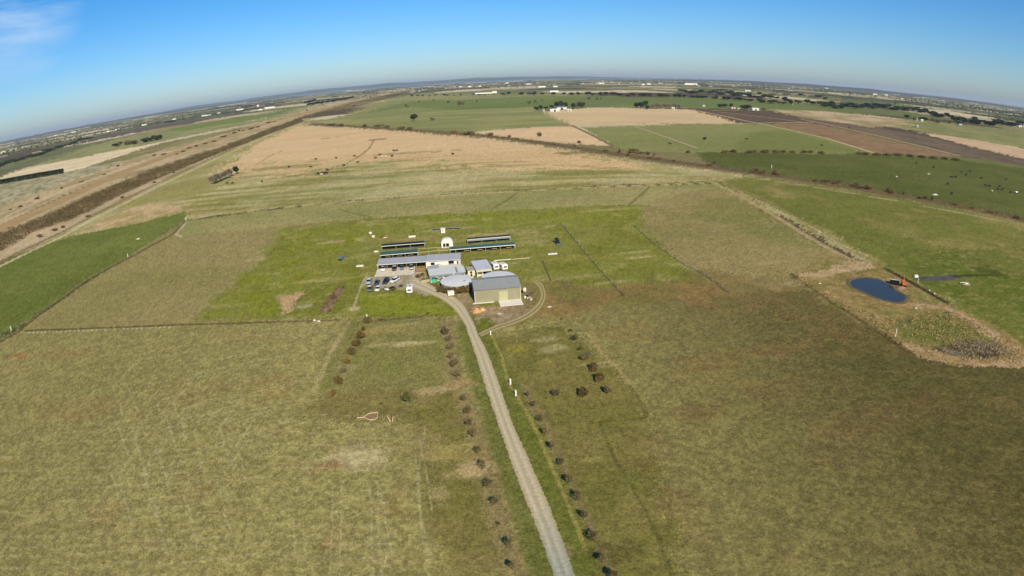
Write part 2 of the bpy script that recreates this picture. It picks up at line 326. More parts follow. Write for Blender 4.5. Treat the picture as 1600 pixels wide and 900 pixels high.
field([(1000, 320), (1116, 290), (1330, 407), (1240, 428), (1260, 450), (1140, 462), (1070, 414), (1000, 352)], (146, 131, 84), (130, 123, 70), 4, 2, n40)
field([(1180, 330), (1290, 388), (1230, 385), (1100, 345), (1020, 335)], (120, 120, 64), None, 10, 5, a=.7)
G1 = [(435, 358), (540, 345), (800, 328), (1005, 319), (1000, 350), (1040, 392), (1140, 460), (975, 470), (870, 480), (700, 495), (520, 498), (300, 502), (380, 430), (425, 385)]
field(G1, (128, 128, 58), (112, 118, 44), 3, 2, n12)
mk = pip(W2([(470, 362), (600, 345), (800, 330), (1000, 322), (985, 345), (880, 352), (740, 358), (640, 366), (560, 380), (545, 400), (540, 440), (480, 450), (430, 495), (305, 500), (390, 425), (440, 380)]), gx + wx * 22 + jx * 7, gy + wy * 22 + jy * 7)
put(mk, ga((112, 132, 36)), st(n12 * .5 + n3 * .2 + n40 * .3, .34, .62) * .72)
mk = pip(W2([(560, 455), (645, 462), (705, 482), (738, 491), (570, 492)]), gx + wx * 2, gy + wy * 2); put(mk, ga((118, 134, 40)), .85 + 0 * gx)
mk = pip(W2([(560, 345), (870, 340), (880, 400), (830, 430), (560, 430)]), gx + wx * 6 + jx * 2, gy + wy * 6 + jy * 2); put(mk, ga((166, 148, 92)), st(n12 * .5 + fbm(fu / 9, fv / 4, 113, 5) * .5, .50, .68) * .6)
mk = pip(W2(G1), gx, gy); put(mk, ga((164, 152, 88)), st(fbm(fu / 9, fv / 5, 115, 5), .58, .74) * .45)
field([(830, 440), (1120, 440), (1145, 462), (1000, 475), (900, 480), (860, 500), (800, 512), (830, 470)], (140, 118, 70), (126, 120, 62), 5, 3, n12)
field([(1240, 432), (1380, 520), (1300, 520), (1200, 480), (900, 470), (860, 450), (1100, 425)], (128, 106, 64), (110, 100, 56), 8, 5, n12, a=.6)
# garden blocks each side of the drive
field([(545, 500), (700, 498), (722, 520), (740, 600), (700, 632), (500, 616), (487, 608)], (134, 127, 74), (124, 122, 64), 2, 2, n12)
field([(760, 530), (880, 508), (905, 520), (1000, 620), (1060, 860), (1090, 960), (960, 960), (905, 880), (828, 620)], (114, 110, 54), (124, 115, 62), 2, 2, n12)
field([(500, 612), (720, 606), (775, 700), (790, 780), (830, 900), (850, 980), (720, 980), (672, 800), (660, 690), (640, 660), (470, 655)], (130, 119, 68), (118, 112, 56), 2.5, 2, n12)
for a_ in [((490, 612), (520, 545), (545, 503)), ]: line(a_, 1.6, (164, 150, 100), .8, .5, .3)
# strips under the planted rows, and the mown verges
line([(700, 500), (704, 560), (716, 600), (735, 650), (752, 710), (778, 800), (806, 900), (820, 960)], 4.4, (138, 124, 80), .85, 1.5, .8)
line([(815, 605), (840, 650), (870, 720), (905, 800), (945, 900), (970, 960)], 3.6, (134, 120, 76), .85, 1.3, .6)
line([(727, 505), (744, 560), (762, 620), (785, 690), (812, 770), (846, 870), (870, 960)], 5.6, (104, 110, 52), .9, .8, .5)
line([(742, 500), (762, 545), (790, 610), (822, 680), (855, 760), (895, 860), (925, 960)], 7.6, (98, 108, 44), .9, .8, .5)
line([(766, 520), (785, 560), (795, 600), (822, 640), (850, 700), (882, 775), (915, 860)], .8, (150, 140, 78), .8, .3, .3)
line([(920, 522), (950, 560), (990, 605)], 1.2, (160, 140, 88), .7, .5, .6)
line([(985, 600), (1010, 650), (940, 660), (960, 720), (1010, 800), (1050, 890)], .7, (80, 80, 40), .5, .4, .8)
# ditch across the front of the paddock, fence-line grass
line([(-60, 590), (0, 534), (30, 518), (60, 493), (100, 465), (140, 436), (200, 404), (270, 366), (291, 345)], 1.5, (92, 78, 52), .95, .4, .3)
line([(40, 517), (100, 515), (180, 512), (270, 508), (350, 506), (430, 503), (530, 500)], .9, (86, 66, 44), .95, .3, .2)  # front ditch: dark soil line that also paints in the bank's shade
line([(40, 520), (100, 518), (180, 514), (270, 511)], .5, (190, 176, 132), .9, .2, .2)
line([(290, 348), (275, 366), (285, 370)], 2, (186, 168, 126), .8, .5, .4); line([(350, 362), (440, 353), (520, 345), (600, 339), (700, 332), (810, 327), (1010, 318)], 1.2, (164, 148, 96), .8, .6, .4)
line([(291, 345), (337, 335), (400, 328), (500, 319), (600, 312), (700, 305), (800, 299.5), (900, 294), (1000, 289.5), (1116, 285.5)], 2.0, (186, 164, 110), .95, .6, .3)
line([(1116, 286), (1150, 302), (1190, 325), (1250, 362), (1300, 391), (1328, 405), (1332, 412)], 2.4, (200, 172, 118), .95, .6, .4)
line([(1128, 284), (1200, 315), (1280, 362), (1340, 395), (1378, 414)], 5.5, (138, 124, 76), .6, 2, 1)
line([(1160, 302), (1270, 355), (1310, 380), (1370, 406)], 1, (186, 166, 112), .7, .8, .5)
for pts in [[(880, 352), (910, 390), (945, 430), (975, 463)], [(990, 352), (1025, 384), (1070, 414), (1095, 425)]]: line(pts, .9, (84, 92, 44), .85, .3, .2)
line([(530, 327), (560, 335), (580, 339)], 1.6, (96, 98, 52), .7); line([(810, 300), (790, 314), (770, 326)], 2, (100, 104, 56), .7); line([(1015, 292), (1000, 306), (985, 318)], 2, (100, 102, 56), .7)
line([(205, 400), (300, 401), (400, 403), (470, 398)], .7, (108, 104, 60), .6); line([(470, 350), (440, 375), (400, 420), (340, 470), (302, 500)], .8, (104, 112, 48), .5)
# pond surrounds and the reedy hollow
field([(1300, 400), (1345, 408), (1380, 414), (1440, 445), (1485, 474), (1560, 510), (1620, 560), (1480, 570), (1380, 522), (1280, 470), (1240, 430)], (150, 130, 80), (120, 114, 62), 2, 1, n3)
field([(1245, 430), (1290, 420), (1330, 405), (1372, 414), (1350, 425), (1400, 428), (1420, 445), (1425, 470), (1385, 478), (1370, 490), (1390, 500), (1480, 478), (1610, 545), (1620, 560), (1540, 574), (1480, 568), (1440, 560), (1380, 520), (1300, 472)], (156, 132, 84), (124, 112, 64), 1.5, 1, n3)
field([(1245, 430), (1300, 418), (1335, 405), (1375, 418), (1300, 428), (1270, 436)], (186, 156, 106), (168, 140, 92), 1, 1, n3)
field([(1400, 500), (1490, 484), (1570, 530), (1580, 552), (1530, 565), (1470, 540), (1410, 530)], (112, 116, 54), (128, 118, 66), 2, 1.5, n3)
field([(1455, 545), (1500, 530), (1560, 535), (1588, 552), (1540, 562), (1480, 556)], (84, 74, 52), (120, 108, 84), 2, 1.5, n3)
field([(1370, 470), (1480, 476), (1620, 560), (1610, 572), (1480, 484), (1400, 482)], (178, 146, 100), (150, 124, 80), 1.5, 1, n3)
field([(1440, 560), (1400, 530), (1470, 552), (1540, 566), (1620, 556), (1640, 570), (1530, 576)], (178, 146, 98), (150, 126, 82), 1.5, 1, n3)
line([(1240, 430), (1262, 446), (1300, 474), (1345, 500), (1384, 527), (1420, 552)], 1.8, (84, 72, 44), .7, 1, .8)
line([(1384, 420), (1430, 445), (1480, 474)], 2.4, (66, 66, 36), .9, .5, .3)
line([(1438, 436), (1470, 435), (1495, 432)], 5.5, (86, 84, 80), .95, .8, .6); line([(1490, 432), (1530, 430), (1560, 430)], 2.5, (50, 62, 30), .8, .8, .6); blob(1550, 424, 14, 8, (60, 84, 26), .8)
blob(1412, 448, 6, 3, (120, 98, 76), .9)
# bare and dry patches
for px, py, rx, ry, c, a in [(540, 720, 9, 5, (178, 158, 104), .8), (518, 727, 5, 3, (146, 108, 66), .7), (555, 716, 5, 3, (196, 176, 120), .6), (620, 790, 6, 5, (150, 118, 70), .6), (525, 838, 3, 3, (150, 104, 66), .6),
    (720, 745, 6, 4, (182, 156, 98), .8), (700, 770, 6, 5, (178, 154, 96), .8), (735, 735, 5, 3, (188, 158, 104), .7), (712, 705, 6, 3, (164, 148, 86), .7), (545, 575, 4, 3, (166, 148, 96), .5), (430, 605, 8, 7, (156, 120, 72), .6),
    (655, 536, 9, 1.6, (178, 158, 98), .9), (590, 539, 6, 1.2, (170, 152, 94), .8), (600, 516, 10, 2.2, (160, 140, 80), .7), (620, 508, 6, 1.4, (166, 150, 84), .6), (645, 535, 5, 1, (186, 170, 110), .8), (690, 608, 9, 2.5, (172, 146, 92), .8), (715, 600, 5, 2, (164, 138, 88), .7),
    (450, 470, 5, 9, (182, 146, 96), .85), (525, 440, 5, 4, (168, 138, 88), .6), (480, 440, 12, 2.5, (170, 150, 84), .6), (520, 378, 13, 3.5, (172, 150, 94), .8), (400, 405, 8, 4, (170, 150, 96), .7), (476, 478, 5, 3, (172, 160, 112), .8), (425, 428, 5, 1.6, (170, 164, 80), .6),
    (850, 530, 6, 3, (172, 156, 102), .7), (862, 545, 5, 3, (168, 152, 96), .7), (805, 545, 5, 4, (150, 140, 50), .7), (855, 565, 3, 2, (158, 144, 84), .5), (930, 568, 8, 1.2, (170, 152, 96), .7), (960, 570, 6, 1, (166, 150, 92), .6),
    (700, 358, 14, 3, (176, 150, 94), .8), (690, 372, 20, 2.4, (150, 130, 70), .6), (770, 366, 16, 2.4, (184, 152, 100), .8), (640, 373, 14, 1.6, (176, 140, 90), .7), (600, 372, 8, 4, (160, 136, 84), .6), (470, 357, 5, 3, (150, 130, 80), .6), (880, 435, 16, 2, (166, 146, 86), .5),
    (790, 496, 11, 5, (130, 108, 78), .8), (765, 500, 6, 4, (132, 112, 78), .7), (730, 500, 5, 2.4, (132, 116, 80), .5), (942, 442, 10, 2, (172, 152, 92), .6), (960, 400, 20, 5, (140, 132, 60), .5), (980, 395, 10, 1.5, (178, 160, 100), .6),
    (1000, 402, 8, 1.2, (186, 164, 104), .7), (1015, 320, 16, 2, (176, 156, 98), .7), (960, 327, 20, 2, (170, 160, 88), .7), (885, 340, 12, 3, (150, 140, 60), .5), (100, 553, 10, 3, (158, 114, 70), .6), (30, 555, 6, 4, (164, 106, 68), .7),
    (300, 610, 12, 8, (146, 114, 72), .5), (120, 640, 12, 6, (146, 120, 76), .4), (170, 800, 5, 4, (150, 128, 80), .5), (300, 770, 7, 3, (146, 122, 78), .4), (230, 850, 5, 3, (156, 140, 94), .4), (1100, 640, 14, 4, (130, 102, 62), .5),
    (1150, 560, 26, 6, (132, 106, 64), .5), (980, 520, 8, 9, (140, 112, 66), .6), (1200, 610, 22, 7, (120, 96, 58), .4), (1010, 700, 8, 8, (120, 98, 60), .5), (1400, 640, 22, 8, (112, 92, 56), .4), (1300, 700, 10, 8, (110, 92, 56), .4),
    (1050, 790, 6, 5, (118, 98, 60), .4), (660, 695, 4, 6, (158, 142, 90), .5), (930, 690, 5, 3, (124, 116, 60), .6), (960, 860, 5, 3, (92, 82, 46), .5), (880, 860, 2, 2, (156, 132, 92), .5), (925, 718, 3.5, 1.5, (158, 146, 84), .5),
    (1238, 440, 16, 5, (170, 142, 92), .6), (1215, 409, 16, 1.6, (176, 150, 96), .7), (1110, 420, 8, 2, (146, 122, 74), .5), (600, 500, 14, 1.3, (104, 86, 58), .7), (680, 492, 12, 1.2, (98, 82, 54), .7)]:
    if c[0] - c[1] > 26 and a < .65: a *= .5
    blob(px, py, rx, ry, c, a * .85, math.radians(10))
# cultivated strip and worn lines left of the yard
field([(531, 446), (541, 448), (514, 490), (499, 487)], (98, 80, 60), (134, 112, 86), .6, .6, n3)
field([(497, 432), (490, 440), (462, 480), (449, 487), (455, 478)], (112, 106, 52), None, .4, .4)
line([(573, 430), (560, 458), (553, 480)], .9, (176, 158, 108), .85, .4, .3); blob(555, 482, 2.6, 2.2, (190, 168, 118), .8)
field([(455, 463), (470, 454), (474, 458), (450, 490), (440, 492), (436, 470)], (186, 150, 98), (172, 140, 92), .8, .8, n3)
# yard gravel
field([(584, 431), (592, 425), (650, 424), (664, 430), (672, 440), (690, 452), (668, 462), (640, 452), (625, 452), (610, 450), (568, 446), (568, 434)], (172, 158, 126), (156, 142, 112), .6, .5, n3)
field([(716, 458), (735, 456), (742, 476), (800, 478), (818, 474), (832, 480), (822, 492), (790, 510), (760, 512), (742, 492), (728, 482), (700, 468)], (160, 142, 108), (136, 118, 86), .8, .6, n3)
field([(816, 440), (822, 450), (824, 478), (836, 470), (832, 446)], (140, 122, 88), (112, 100, 66), .8, .6, n3)
field([(752, 498), (766, 496), (776, 516), (752, 522)], (96, 110, 40), None, .5, .5)
field([(655, 432), (690, 446), (700, 462), (690, 458), (664, 444)], (124, 104, 68), (108, 96, 52), .6, .6, n3)
# wheel marks and mower lines in the near paddocks (dry laid-over grass)
for pts in [[(520, 760), (518, 830), (515, 930)], [(534, 755), (532, 840), (531, 930)], [(590, 755), (592, 840), (600, 930)], [(650, 700), (655, 790), (668, 860), (672, 930)], [(578, 760), (582, 850), (585, 930)], [(612, 850), (600, 885), (588, 905)],
            [(655, 680), (668, 745), (676, 800)], [(458, 810), (462, 870)], [(472, 820), (478, 870)], [(594, 760), (610, 850), (614, 870)], [(665, 665), (655, 740), (660, 850)]]: line(pts, .35, (172, 156, 104), .55, .3, .2)
for k in range(16):
    y0 = 528 + k * 9 + rnd.random() * 5; x0 = rnd.uniform(200, 420)
    line([(x0 + 130, y0), (x0, y0 + 20 + k * 2), (x0 - 40, y0 + 60 + k * 4), (x0 - 20, y0 + 110 + k * 6)], .5, (176, 162, 108), .40, .4, .5)
for k in range(14):
    y0 = 650 + k * 17 + rnd.uniform(-5, 5); line([(-40, y0 + 18), (200, y0 + 8), (420, y0 - 6), (610, y0)], .5, (172, 158, 106), .34, .4, .8)
for k in range(16):
    y0 = 560 + k * 24 + rnd.uniform(-6, 6); line([(960, y0), (1200, y0 + 10), (1420, y0 + 22), (1640, y0 + 44)], .5, (134, 122, 78), .22, .4, 1.2)
# speckle of tufts over everything near
sp = 1 + ((n3 - .5) * .20 + (n1 - .5) * .46 + (jx) * .40) * st(-dist, -900, -150)
col *= sp[:, None]; col *= (1 + (n12 - .5) * .07)[:, None]
col *= (1 + (fbm(fu / 90, fv / 9, 121, 4) - .5) * .26 * st(dist, 240, 480))[:, None]
col = np.clip(col, .008, .8)

gm = bpy.data.materials.new('pasture'); gm.use_nodes = True; n = gm.node_tree.nodes; l = gm.node_tree.links; b = n['Principled BSDF']
b.inputs['Roughness'].default_value = .95; b.inputs['Specular IOR Level'].default_value = .05
va = n.new('ShaderNodeVertexColor'); va.layer_name = 'land'
t = n.new('ShaderNodeTexCoord'); z1 = n.new('ShaderNodeTexNoise'); z1.inputs['Scale'].default_value = 1.7; z1.inputs['Detail'].default_value = 8; z1.inputs['Roughness'].default_value = .78
z2 = n.new('ShaderNodeTexNoise'); z2.inputs['Scale'].default_value = .16; z2.inputs['Detail'].default_value = 6; z2.inputs['Roughness'].default_value = .65
mr = n.new('ShaderNodeMapRange'); mr.inputs[1].default_value = .3; mr.inputs[2].default_value = .7; mr.inputs[3].default_value = .42; mr.inputs[4].default_value = 1.68
mr2 = n.new('ShaderNodeMapRange'); mr2.inputs[1].default_value = .3; mr2.inputs[2].default_value = .7; mr2.inputs[3].default_value = .94; mr2.inputs[4].default_value = 1.06
mu = n.new('ShaderNodeMath'); mu.operation = 'MULTIPLY'; mc = n.new('ShaderNodeVectorMath'); mc.operation = 'SCALE'
bp = n.new('ShaderNodeBump'); bp.inputs['Distance'].default_value = .3; bp.inputs['Strength'].default_value = .7
for z_ in (z1, z2): l.new(t.outputs['Object'], z_.inputs['Vector'])
l.new(z1.outputs['Fac'], mr.inputs[0]); l.new(z2.outputs['Fac'], mr2.inputs[0]); l.new(mr.outputs[0], mu.inputs[0]); l.new(mr2.outputs[0], mu.inputs[1])
l.new(va.outputs['Color'], mc.inputs[0]); l.new(mu.outputs[0], mc.inputs['Scale']); l.new(mc.outputs[0], b.inputs['Base Color'])
l.new(z1.outputs['Fac'], bp.inputs['Height']); l.new(bp.outputs[0], b.inputs['Normal'])
gz = np.zeros(len(gx))
me = quadmesh('ground', np.stack([gx, gy, gz], 1), q, gm)
at_ = me.color_attributes.new('land', 'FLOAT_COLOR', 'POINT'); at_.data.foreach_set('color', np.concatenate([col, np.ones((len(col), 1))], 1).astype(np.float32).ravel())
ground = tag(link('ground', me), kind='structure')
del RR, AA, n40, n12, n3, n1, n300, jx, jy, wx, wy, sp, mott

# ------------------------------------------------------------------ far hills and the bay behind them
hb = MB(); 
def hill(az0, az1, r0, depth, hmax, seed, name, c):
    N = 140; vs = []; fs = []
    for i in range(N + 1):
        a = math.radians(az0 + (az1 - az0) * i / N); e = math.sin(math.pi * i / N) ** .5
        hgt = hmax * e * (.35 + .65 * float(fbm(np.array([i / 13.]), np.array([seed * 1.]), seed, 4)[0] * 1.3))
        for k, (dr, f) in enumerate([(0, 0), (.3, .55), (.5, 1), (.75, .7), (1, 0)]):
            r = r0 + depth * dr; vs.append((r * math.sin(a), r * math.cos(a), hgt * f - (.5 if f == 0 else 0)))
    for i in range(N):
        for k in range(4): fs.append((i * 5 + k, i * 5 + k + 1, (i + 1) * 5 + k + 1, (i + 1) * 5 + k))
    o = MB().add(vs, fs).build('hills', mat(name, c, .95, .3, .0006), None, True); tag(o, kind='structure')
hill(-34, 12, 23000, 5000, 170, 5, 'hill_forest', (70, 82, 62)); hill(14, 56, 13500, 2500, 62, 9, 'hill_scrub', (58, 66, 48)); hill(-56, -20, 15000, 2500, 40, 12, 'hill_scrub', (58, 66, 48))
wat = bpy.data.materials.new('bay_water'); wat.use_nodes = True; wb = wat.node_tree.nodes['Principled BSDF']; wb.inputs['Base Color'].default_value = (.03, .05, .06, 1); wb.inputs['Roughness'].default_value = .25
ws = []
for i in range(41):
    a = math.radians(-46 + 66 * i / 40); ws += [(15500 * math.sin(a), 15500 * math.cos(a), .6), (21500 * math.sin(a), 21500 * math.cos(a), .6)]
tag(MB().add(ws, [(2 * i, 2 * i + 1, 2 * i + 3, 2 * i + 2) for i in range(40)]).build('water', wat), kind='structure')

# ------------------------------------------------------------------ roads: driveway, wheel track, canal
def gravel(name, cA, cB, ruts, c_far=None):
    cB = [v * 1.22 for v in cB]; ruts = [(p, tuple(min(255, v * 1.2) for v in c)) for p, c in ruts]
    m = bpy.data.materials.new(name); m.use_nodes = True; n = m.node_tree.nodes; l = m.node_tree.links; b = n['Principled BSDF']; b.inputs['Roughness'].default_value = .9
    b.inputs['Specular IOR Level'].default_value = .15
    uv = n.new('ShaderNodeUVMap'); sx = n.new('ShaderNodeSeparateXYZ'); l.new(uv.outputs[0], sx.inputs[0])
    t = n.new('ShaderNodeTexCoord'); z = n.new('ShaderNodeTexNoise'); z.inputs['Scale'].default_value = 1.6; z.inputs['Detail'].default_value = 8; z.inputs['Roughness'].default_value = .7
    l.new(t.outputs['Object'], z.inputs[0])
    r = n.new('ShaderNodeValToRGB'); e = r.color_ramp.elements
    e[0].position = 0; e[0].color = (*alb(cB), 1); e[1].position = 1; e[1].color = (*alb(cB), 1)
    for p, c in ruts: k = r.color_ramp.elements.new(p); k.color = (*alb(c), 1)
    ad = n.new('ShaderNodeMath'); ad.operation = 'MULTIPLY_ADD'; ad.inputs[1].default_value = .16; l.new(z.outputs['Fac'], ad.inputs[0])
    su = n.new('ShaderNodeMath'); su.operation = 'SUBTRACT'; su.inputs[1].default_value = .08; l.new(sx.outputs[0], ad.inputs[2]); l.new(ad.outputs[0], su.inputs[0]); l.new(su.outputs[0], r.inputs[0])
    last = r.outputs[0]
    if c_far is not None:
        mr = n.new('ShaderNodeMapRange'); mr.inputs[1].default_value = .80; mr.inputs[2].default_value = .93; l.new(sx.outputs[1], mr.inputs[0])
        mx = n.new('ShaderNodeMixRGB'); mx.blend_type = 'MULTIPLY'; mx.inputs[2].default_value = c_far; l.new(mr.outputs[0], mx.inputs[0]); l.new(last, mx.inputs[1]); last = mx.outputs[0]
    mr = n.new('ShaderNodeMapRange'); mr.inputs[1].default_value = .3; mr.inputs[2].default_value = .7; mr.inputs[3].default_value = .75; mr.inputs[4].default_value = 1.25; l.new(z.outputs['Fac'], mr.inputs[0])
    mc = n.new('ShaderNodeVectorMath'); mc.operation = 'SCALE'; l.new(last, mc.inputs[0]); l.new(mr.outputs[0], mc.inputs['Scale']); l.new(mc.outputs[0], b.inputs['Base Color'])
    bp = n.new('ShaderNodeBump'); bp.inputs['Distance'].default_value = .06; l.new(z.outputs['Fac'], bp.inputs['Height']); l.new(bp.outputs[0], b.inputs['Normal'])
    return m
def ribbon(name, L, R, m, z, sub=6, jag=.25, kind='structure'):
    """strip between two survey lines (photo points), refined and with ragged edges"""
    L = [Vector(G(*p)) for p in L]; R = [Vector(G(*p)) for p in R]
    def sm(P, k):
        o = []
        for i in range(len(P) - 1):
            p0 = P[max(i - 1, 0)]; p1 = P[i]; p2 = P[i + 1]; p3 = P[min(i + 2, len(P) - 1)]
            for j in range(k):
                t = j / k; o.append(.5 * ((2 * p1) + (p2 - p0) * t + (2 * p0 - 5 * p1 + 4 * p2 - p3) * t * t + (3 * p1 - p0 - 3 * p2 + p3) * t ** 3))
        return o + [P[-1]]
    L = sm(L, sub); R = sm(R, sub); vs = []; uvs = []; n = len(L); K = 6
    for i in range(n):
        d = (R[i] - L[i]); w = d.length; a = rnd.uniform(-jag, jag); c = rnd.uniform(-jag, jag)
        for k in range(K + 1):
            f = k / K; e = (a / w if k == 0 else 0) + (c / w if k == K else 0); p = L[i] + d * (f + e); vs.append((p.x, p.y, z if 0 < k < K else z * .4)); uvs.append((f, i / (n - 1)))
    fs = [(i * (K + 1) + k, i * (K + 1) + k + 1, (i + 1) * (K + 1) + k + 1, (i + 1) * (K + 1) + k) for i in range(n - 1) for k in range(K)]
    me = MB().add(vs, fs).mesh(name, m, True); u = me.uv_layers.new(name='UVMap')
    for p in me.polygons:
        for li in p.loop_indices: u.data[li].uv = uvs[me.loops[li].vertex_index]
    o = link(name, me)
    if kind: tag(o, kind=kind)
    return o
dl = [(636, 446), (650, 451), (668, 458), (690, 468), (706, 480), (718, 494), (727, 508), (731, 520), (744, 558), (757, 600), (774, 650), (783, 677), (809, 750), (829, 800), (848, 850), (866, 900), (888, 960)]
dr = [(650, 433), (668, 442), (690, 454), (710, 464), (725, 477), (735, 495), (742, 508), (747, 522), (764, 556), (780, 600), (797, 650), (808, 677), (841, 750), (862, 800), (881, 850), (899, 900), (923, 960)]
ribbon('driveway', dl, dr, gravel('drive_gravel', (176, 162, 126), (146, 132, 100), [(.12, (160, 148, 116)), (.28, (174, 163, 133)), (.42, (158, 146, 117)), (.52, (154, 142, 113)), (.66, (172, 161, 132)), (.85, (162, 150, 120))], (.70, .83, 1.02, 1)), .03, 26, .16)
tl = [(747, 521), (775, 508), (800, 500), (822, 489), (838, 476), (845, 462), (842, 449), (834, 441)]; tr = [(752, 526), (778, 515), (806, 506), (831, 494), (846, 480), (853, 463), (849, 446), (838, 437)]
ribbon('track', tl, tr, gravel('track_earth', (160, 144, 100), (116, 108, 62), [(.14, (150, 136, 94)), (.30, (154, 140, 100)), (.42, (118, 108, 66)), (.58, (116, 108, 66)), (.72, (154, 140, 100)), (.88, (146, 130, 90))]), .024, 16, .12)
def track_line(path, w, c, z=.12):
    P = [Vector(G(*p)) for p in path]; L_ = []; R_ = []
    for i, p in enumerate(P):
        d = (P[min(i + 1, len(P) - 1)] - P[max(i - 1, 0)]).normalized(); nx = Vector((-d.y, d.x)); L_.append(p + nx * w / 2); R_.append(p - nx * w / 2)
    vs = []; n_ = len(P)
    for i in range(n_ - 1):
        k = max(1, int((P[i + 1] - P[i]).length / 12))
        for j in range(k + (i == n_ - 2)):
            t_ = j / k; e = rnd.uniform(-.12, .12) * w; vs += [tuple(L_[i].lerp(L_[i + 1], t_) + Vector((0, e))) + (z,), tuple(R_[i].lerp(R_[i + 1], t_) + Vector((0, -e))) + (z,)]
    m_ = len(vs) // 2
    tag(MB().add(vs, [(2 * i, 2 * i + 1, 2 * i + 3, 2 * i + 2) for i in range(m_ - 1)]).build('path', mat('track_dust_%d_%d' % (c[0], c[1]), c, .95, .15, .1)), kind='structure')
for k_, (pts, w, c) in enumerate([([(910, 198), (1160, 193), (1270, 191)], 6, (206, 178, 126)), ([(893, 196), (925, 211), (958, 228)], 5, (134, 118, 74)), ([(990, 197), (1090, 232)], 5, (176, 158, 108)),
                  ([(1090, 173), (1170, 190), (1200, 196), (1290, 216), (1365, 239)], 6, (204, 178, 128)), ([(1250, 186), (1340, 205), (1420, 224), (1500, 244)], 7, (188, 160, 116)),
                  ([(1110, 172.5), (1290, 173.5)], 8, (196, 172, 124)), ([(1122, 175), (1262, 192)], 6, (196, 172, 124))]): track_line(pts, w, c, .12 + .02 * k_)
cw = [(-60, 392), (0, 364), (100, 316), (200, 270), (300, 233), (400, 199), (520, 167), (610, 147)]; cv = [(-60, 380), (0, 352.5), (100, 307), (200, 263.5), (300, 228.5), (400, 196), (520, 165.3), (610, 146.2)]
cmat = mat('canal_bed', (178, 152, 108), .95, .15, .05, spec=.0)
ribbon('canal', cw, cv, cmat, .02, 10, .4)
pm = bpy.data.materials.new('pond_water'); pm.use_nodes = True; pb = pm.node_tree.nodes['Principled BSDF']; pb.inputs['Base Color'].default_value = (.042, .045, .036, 1); pb.inputs['Roughness'].default_value = .1; pb.inputs['IOR'].default_value = 1.33; pb.inputs['Specular IOR Level'].default_value = .36
pz = pm.node_tree.nodes.new('ShaderNodeTexNoise'); pz.inputs['Scale'].default_value = 2.5; pbp = pm.node_tree.nodes.new('ShaderNodeBump'); pbp.inputs['Distance'].default_value = .02; ptc = pm.node_tree.nodes.new('ShaderNodeTexCoord')
pm.node_tree.links.new(ptc.outputs['Object'], pz.inputs[0]); pm.node_tree.links.new(pz.outputs[0], pbp.inputs['Height']); pm.node_tree.links.new(pbp.outputs[0], pb.inputs['Normal'])
pond = [(1330, 439), (1342, 435), (1362, 435), (1380, 440), (1395, 449), (1400, 455), (1412, 460), (1414, 467), (1405, 472.5), (1388, 470), (1372, 466), (1350, 456), (1335, 450), (1328.5, 444)]
pv = [Vector(G(*p)).to_3d() for p in pond]; pv2 = []
for i in range(len(pv)):
    a, b_, c_, d_ = pv[i - 1], pv[i], pv[(i + 1) % len(pv)], pv[(i + 2) % len(pv)]
    for t in (0, .25, .5, .75): pv2.append(.5 * (2 * b_ + (c_ - a) * t + (2 * a - 5 * b_ + 4 * c_ - d_) * t * t + (3 * b_ - a - 3 * c_ + d_) * t ** 3) + Vector((rnd.uniform(-.25, .25), rnd.uniform(-.25, .25), 0)))
tag(MB().add([(p.x, p.y, .035) for p in pv2], [tuple(range(len(pv2)))[::-1]]).build('pond', pm), kind='structure')
bk = MB(); nP = len(pv2); cen = sum(pv2, Vector()) / nP     # bare earth lip round the water
vs = []
for p in pv2:
    d = (p - cen).normalized(); w = rnd.uniform(.7, 1.5); vs += [(p.x - d.x * .1, p.y - d.y * .1, .03), (p.x + d.x * .5 * w, p.y + d.y * .5 * w, .22), (p.x + d.x * 1.5 * w, p.y + d.y * 1.5 * w, -.01)]
bk.add(vs, [(3 * i + k, 3 * i + k + 1, 3 * ((i + 1) % nP) + k + 1, 3 * ((i + 1) % nP) + k) for i in range(nP) for k in (0, 1)])
tag(bk.build('pond_bank', mat('bank_earth', (112, 98, 62), .95, .3, 1.2, .05), None, True), kind='structure')

# ------------------------------------------------------------------ haze
# (the haze box is added at the very end of the script)

ORD = ['first', 'second', 'third', 'fourth', 'fifth', 'sixth', 'seventh', 'eighth', 'ninth', 'tenth', 'eleventh', 'twelfth', 'thirteenth', 'fourteenth', 'fifteenth', 'sixteenth', 'seventeenth', 'eighteenth', 'nineteenth', 'twentieth']
def frame(p0, p1, z):
    a = G(*p0, z); b = G(*p1, z); return Vector((a[0], a[1], 0)), math.atan2(b[1] - a[1], b[0] - a[0])
def thing(name, loc, rz, label, cat, group=None, sc=1.0):
    return tag(empty(name, loc, rz, sc), label, cat, group)

M = {}
M['roof_blue'] = mat('roof_blue_grey', (156, 161, 158), .75, .08, .8, stripes=9, metallic=0)
M['roof_grey'] = mat('roof_grey', (178, 180, 184), .75, .08, .8, stripes=9, metallic=0)
M['roof_pale'] = mat('roof_pale', (214, 217, 214), .75, .06, .8, stripes=9)
M['wall_green'] = mat('wall_green_grey', (164, 160, 130), .6, .06, .6, stripes=9)
M['door_pale'] = mat('door_pale', (184, 184, 146), .55, .05, 2, stripes=None)
M['white'] = mat('white_paint', (246, 242, 232), .5, .05, 1.2)
M['cream'] = mat('cream_paint', (232, 226, 196), .6, .08, 1.2)
M['concrete'] = mat('concrete', (238, 230, 214), .85, .10, 1.5, .01)
M['slab'] = mat('old_slab', (226, 214, 190), .9, .16, .8, .01)
M['conc_grey'] = mat('tank_wall', (150, 146, 132), .9, .2, .7, .02)
M['tank_roof'] = mat('tank_roof', (222, 224, 220), .6, .06, .35)
M['dark'] = mat('dark_opening', (26, 26, 28), .9, .2, 2)
M['metal'] = mat('galvanised', (176, 182, 184), .4, .1, 3, metallic=.4)
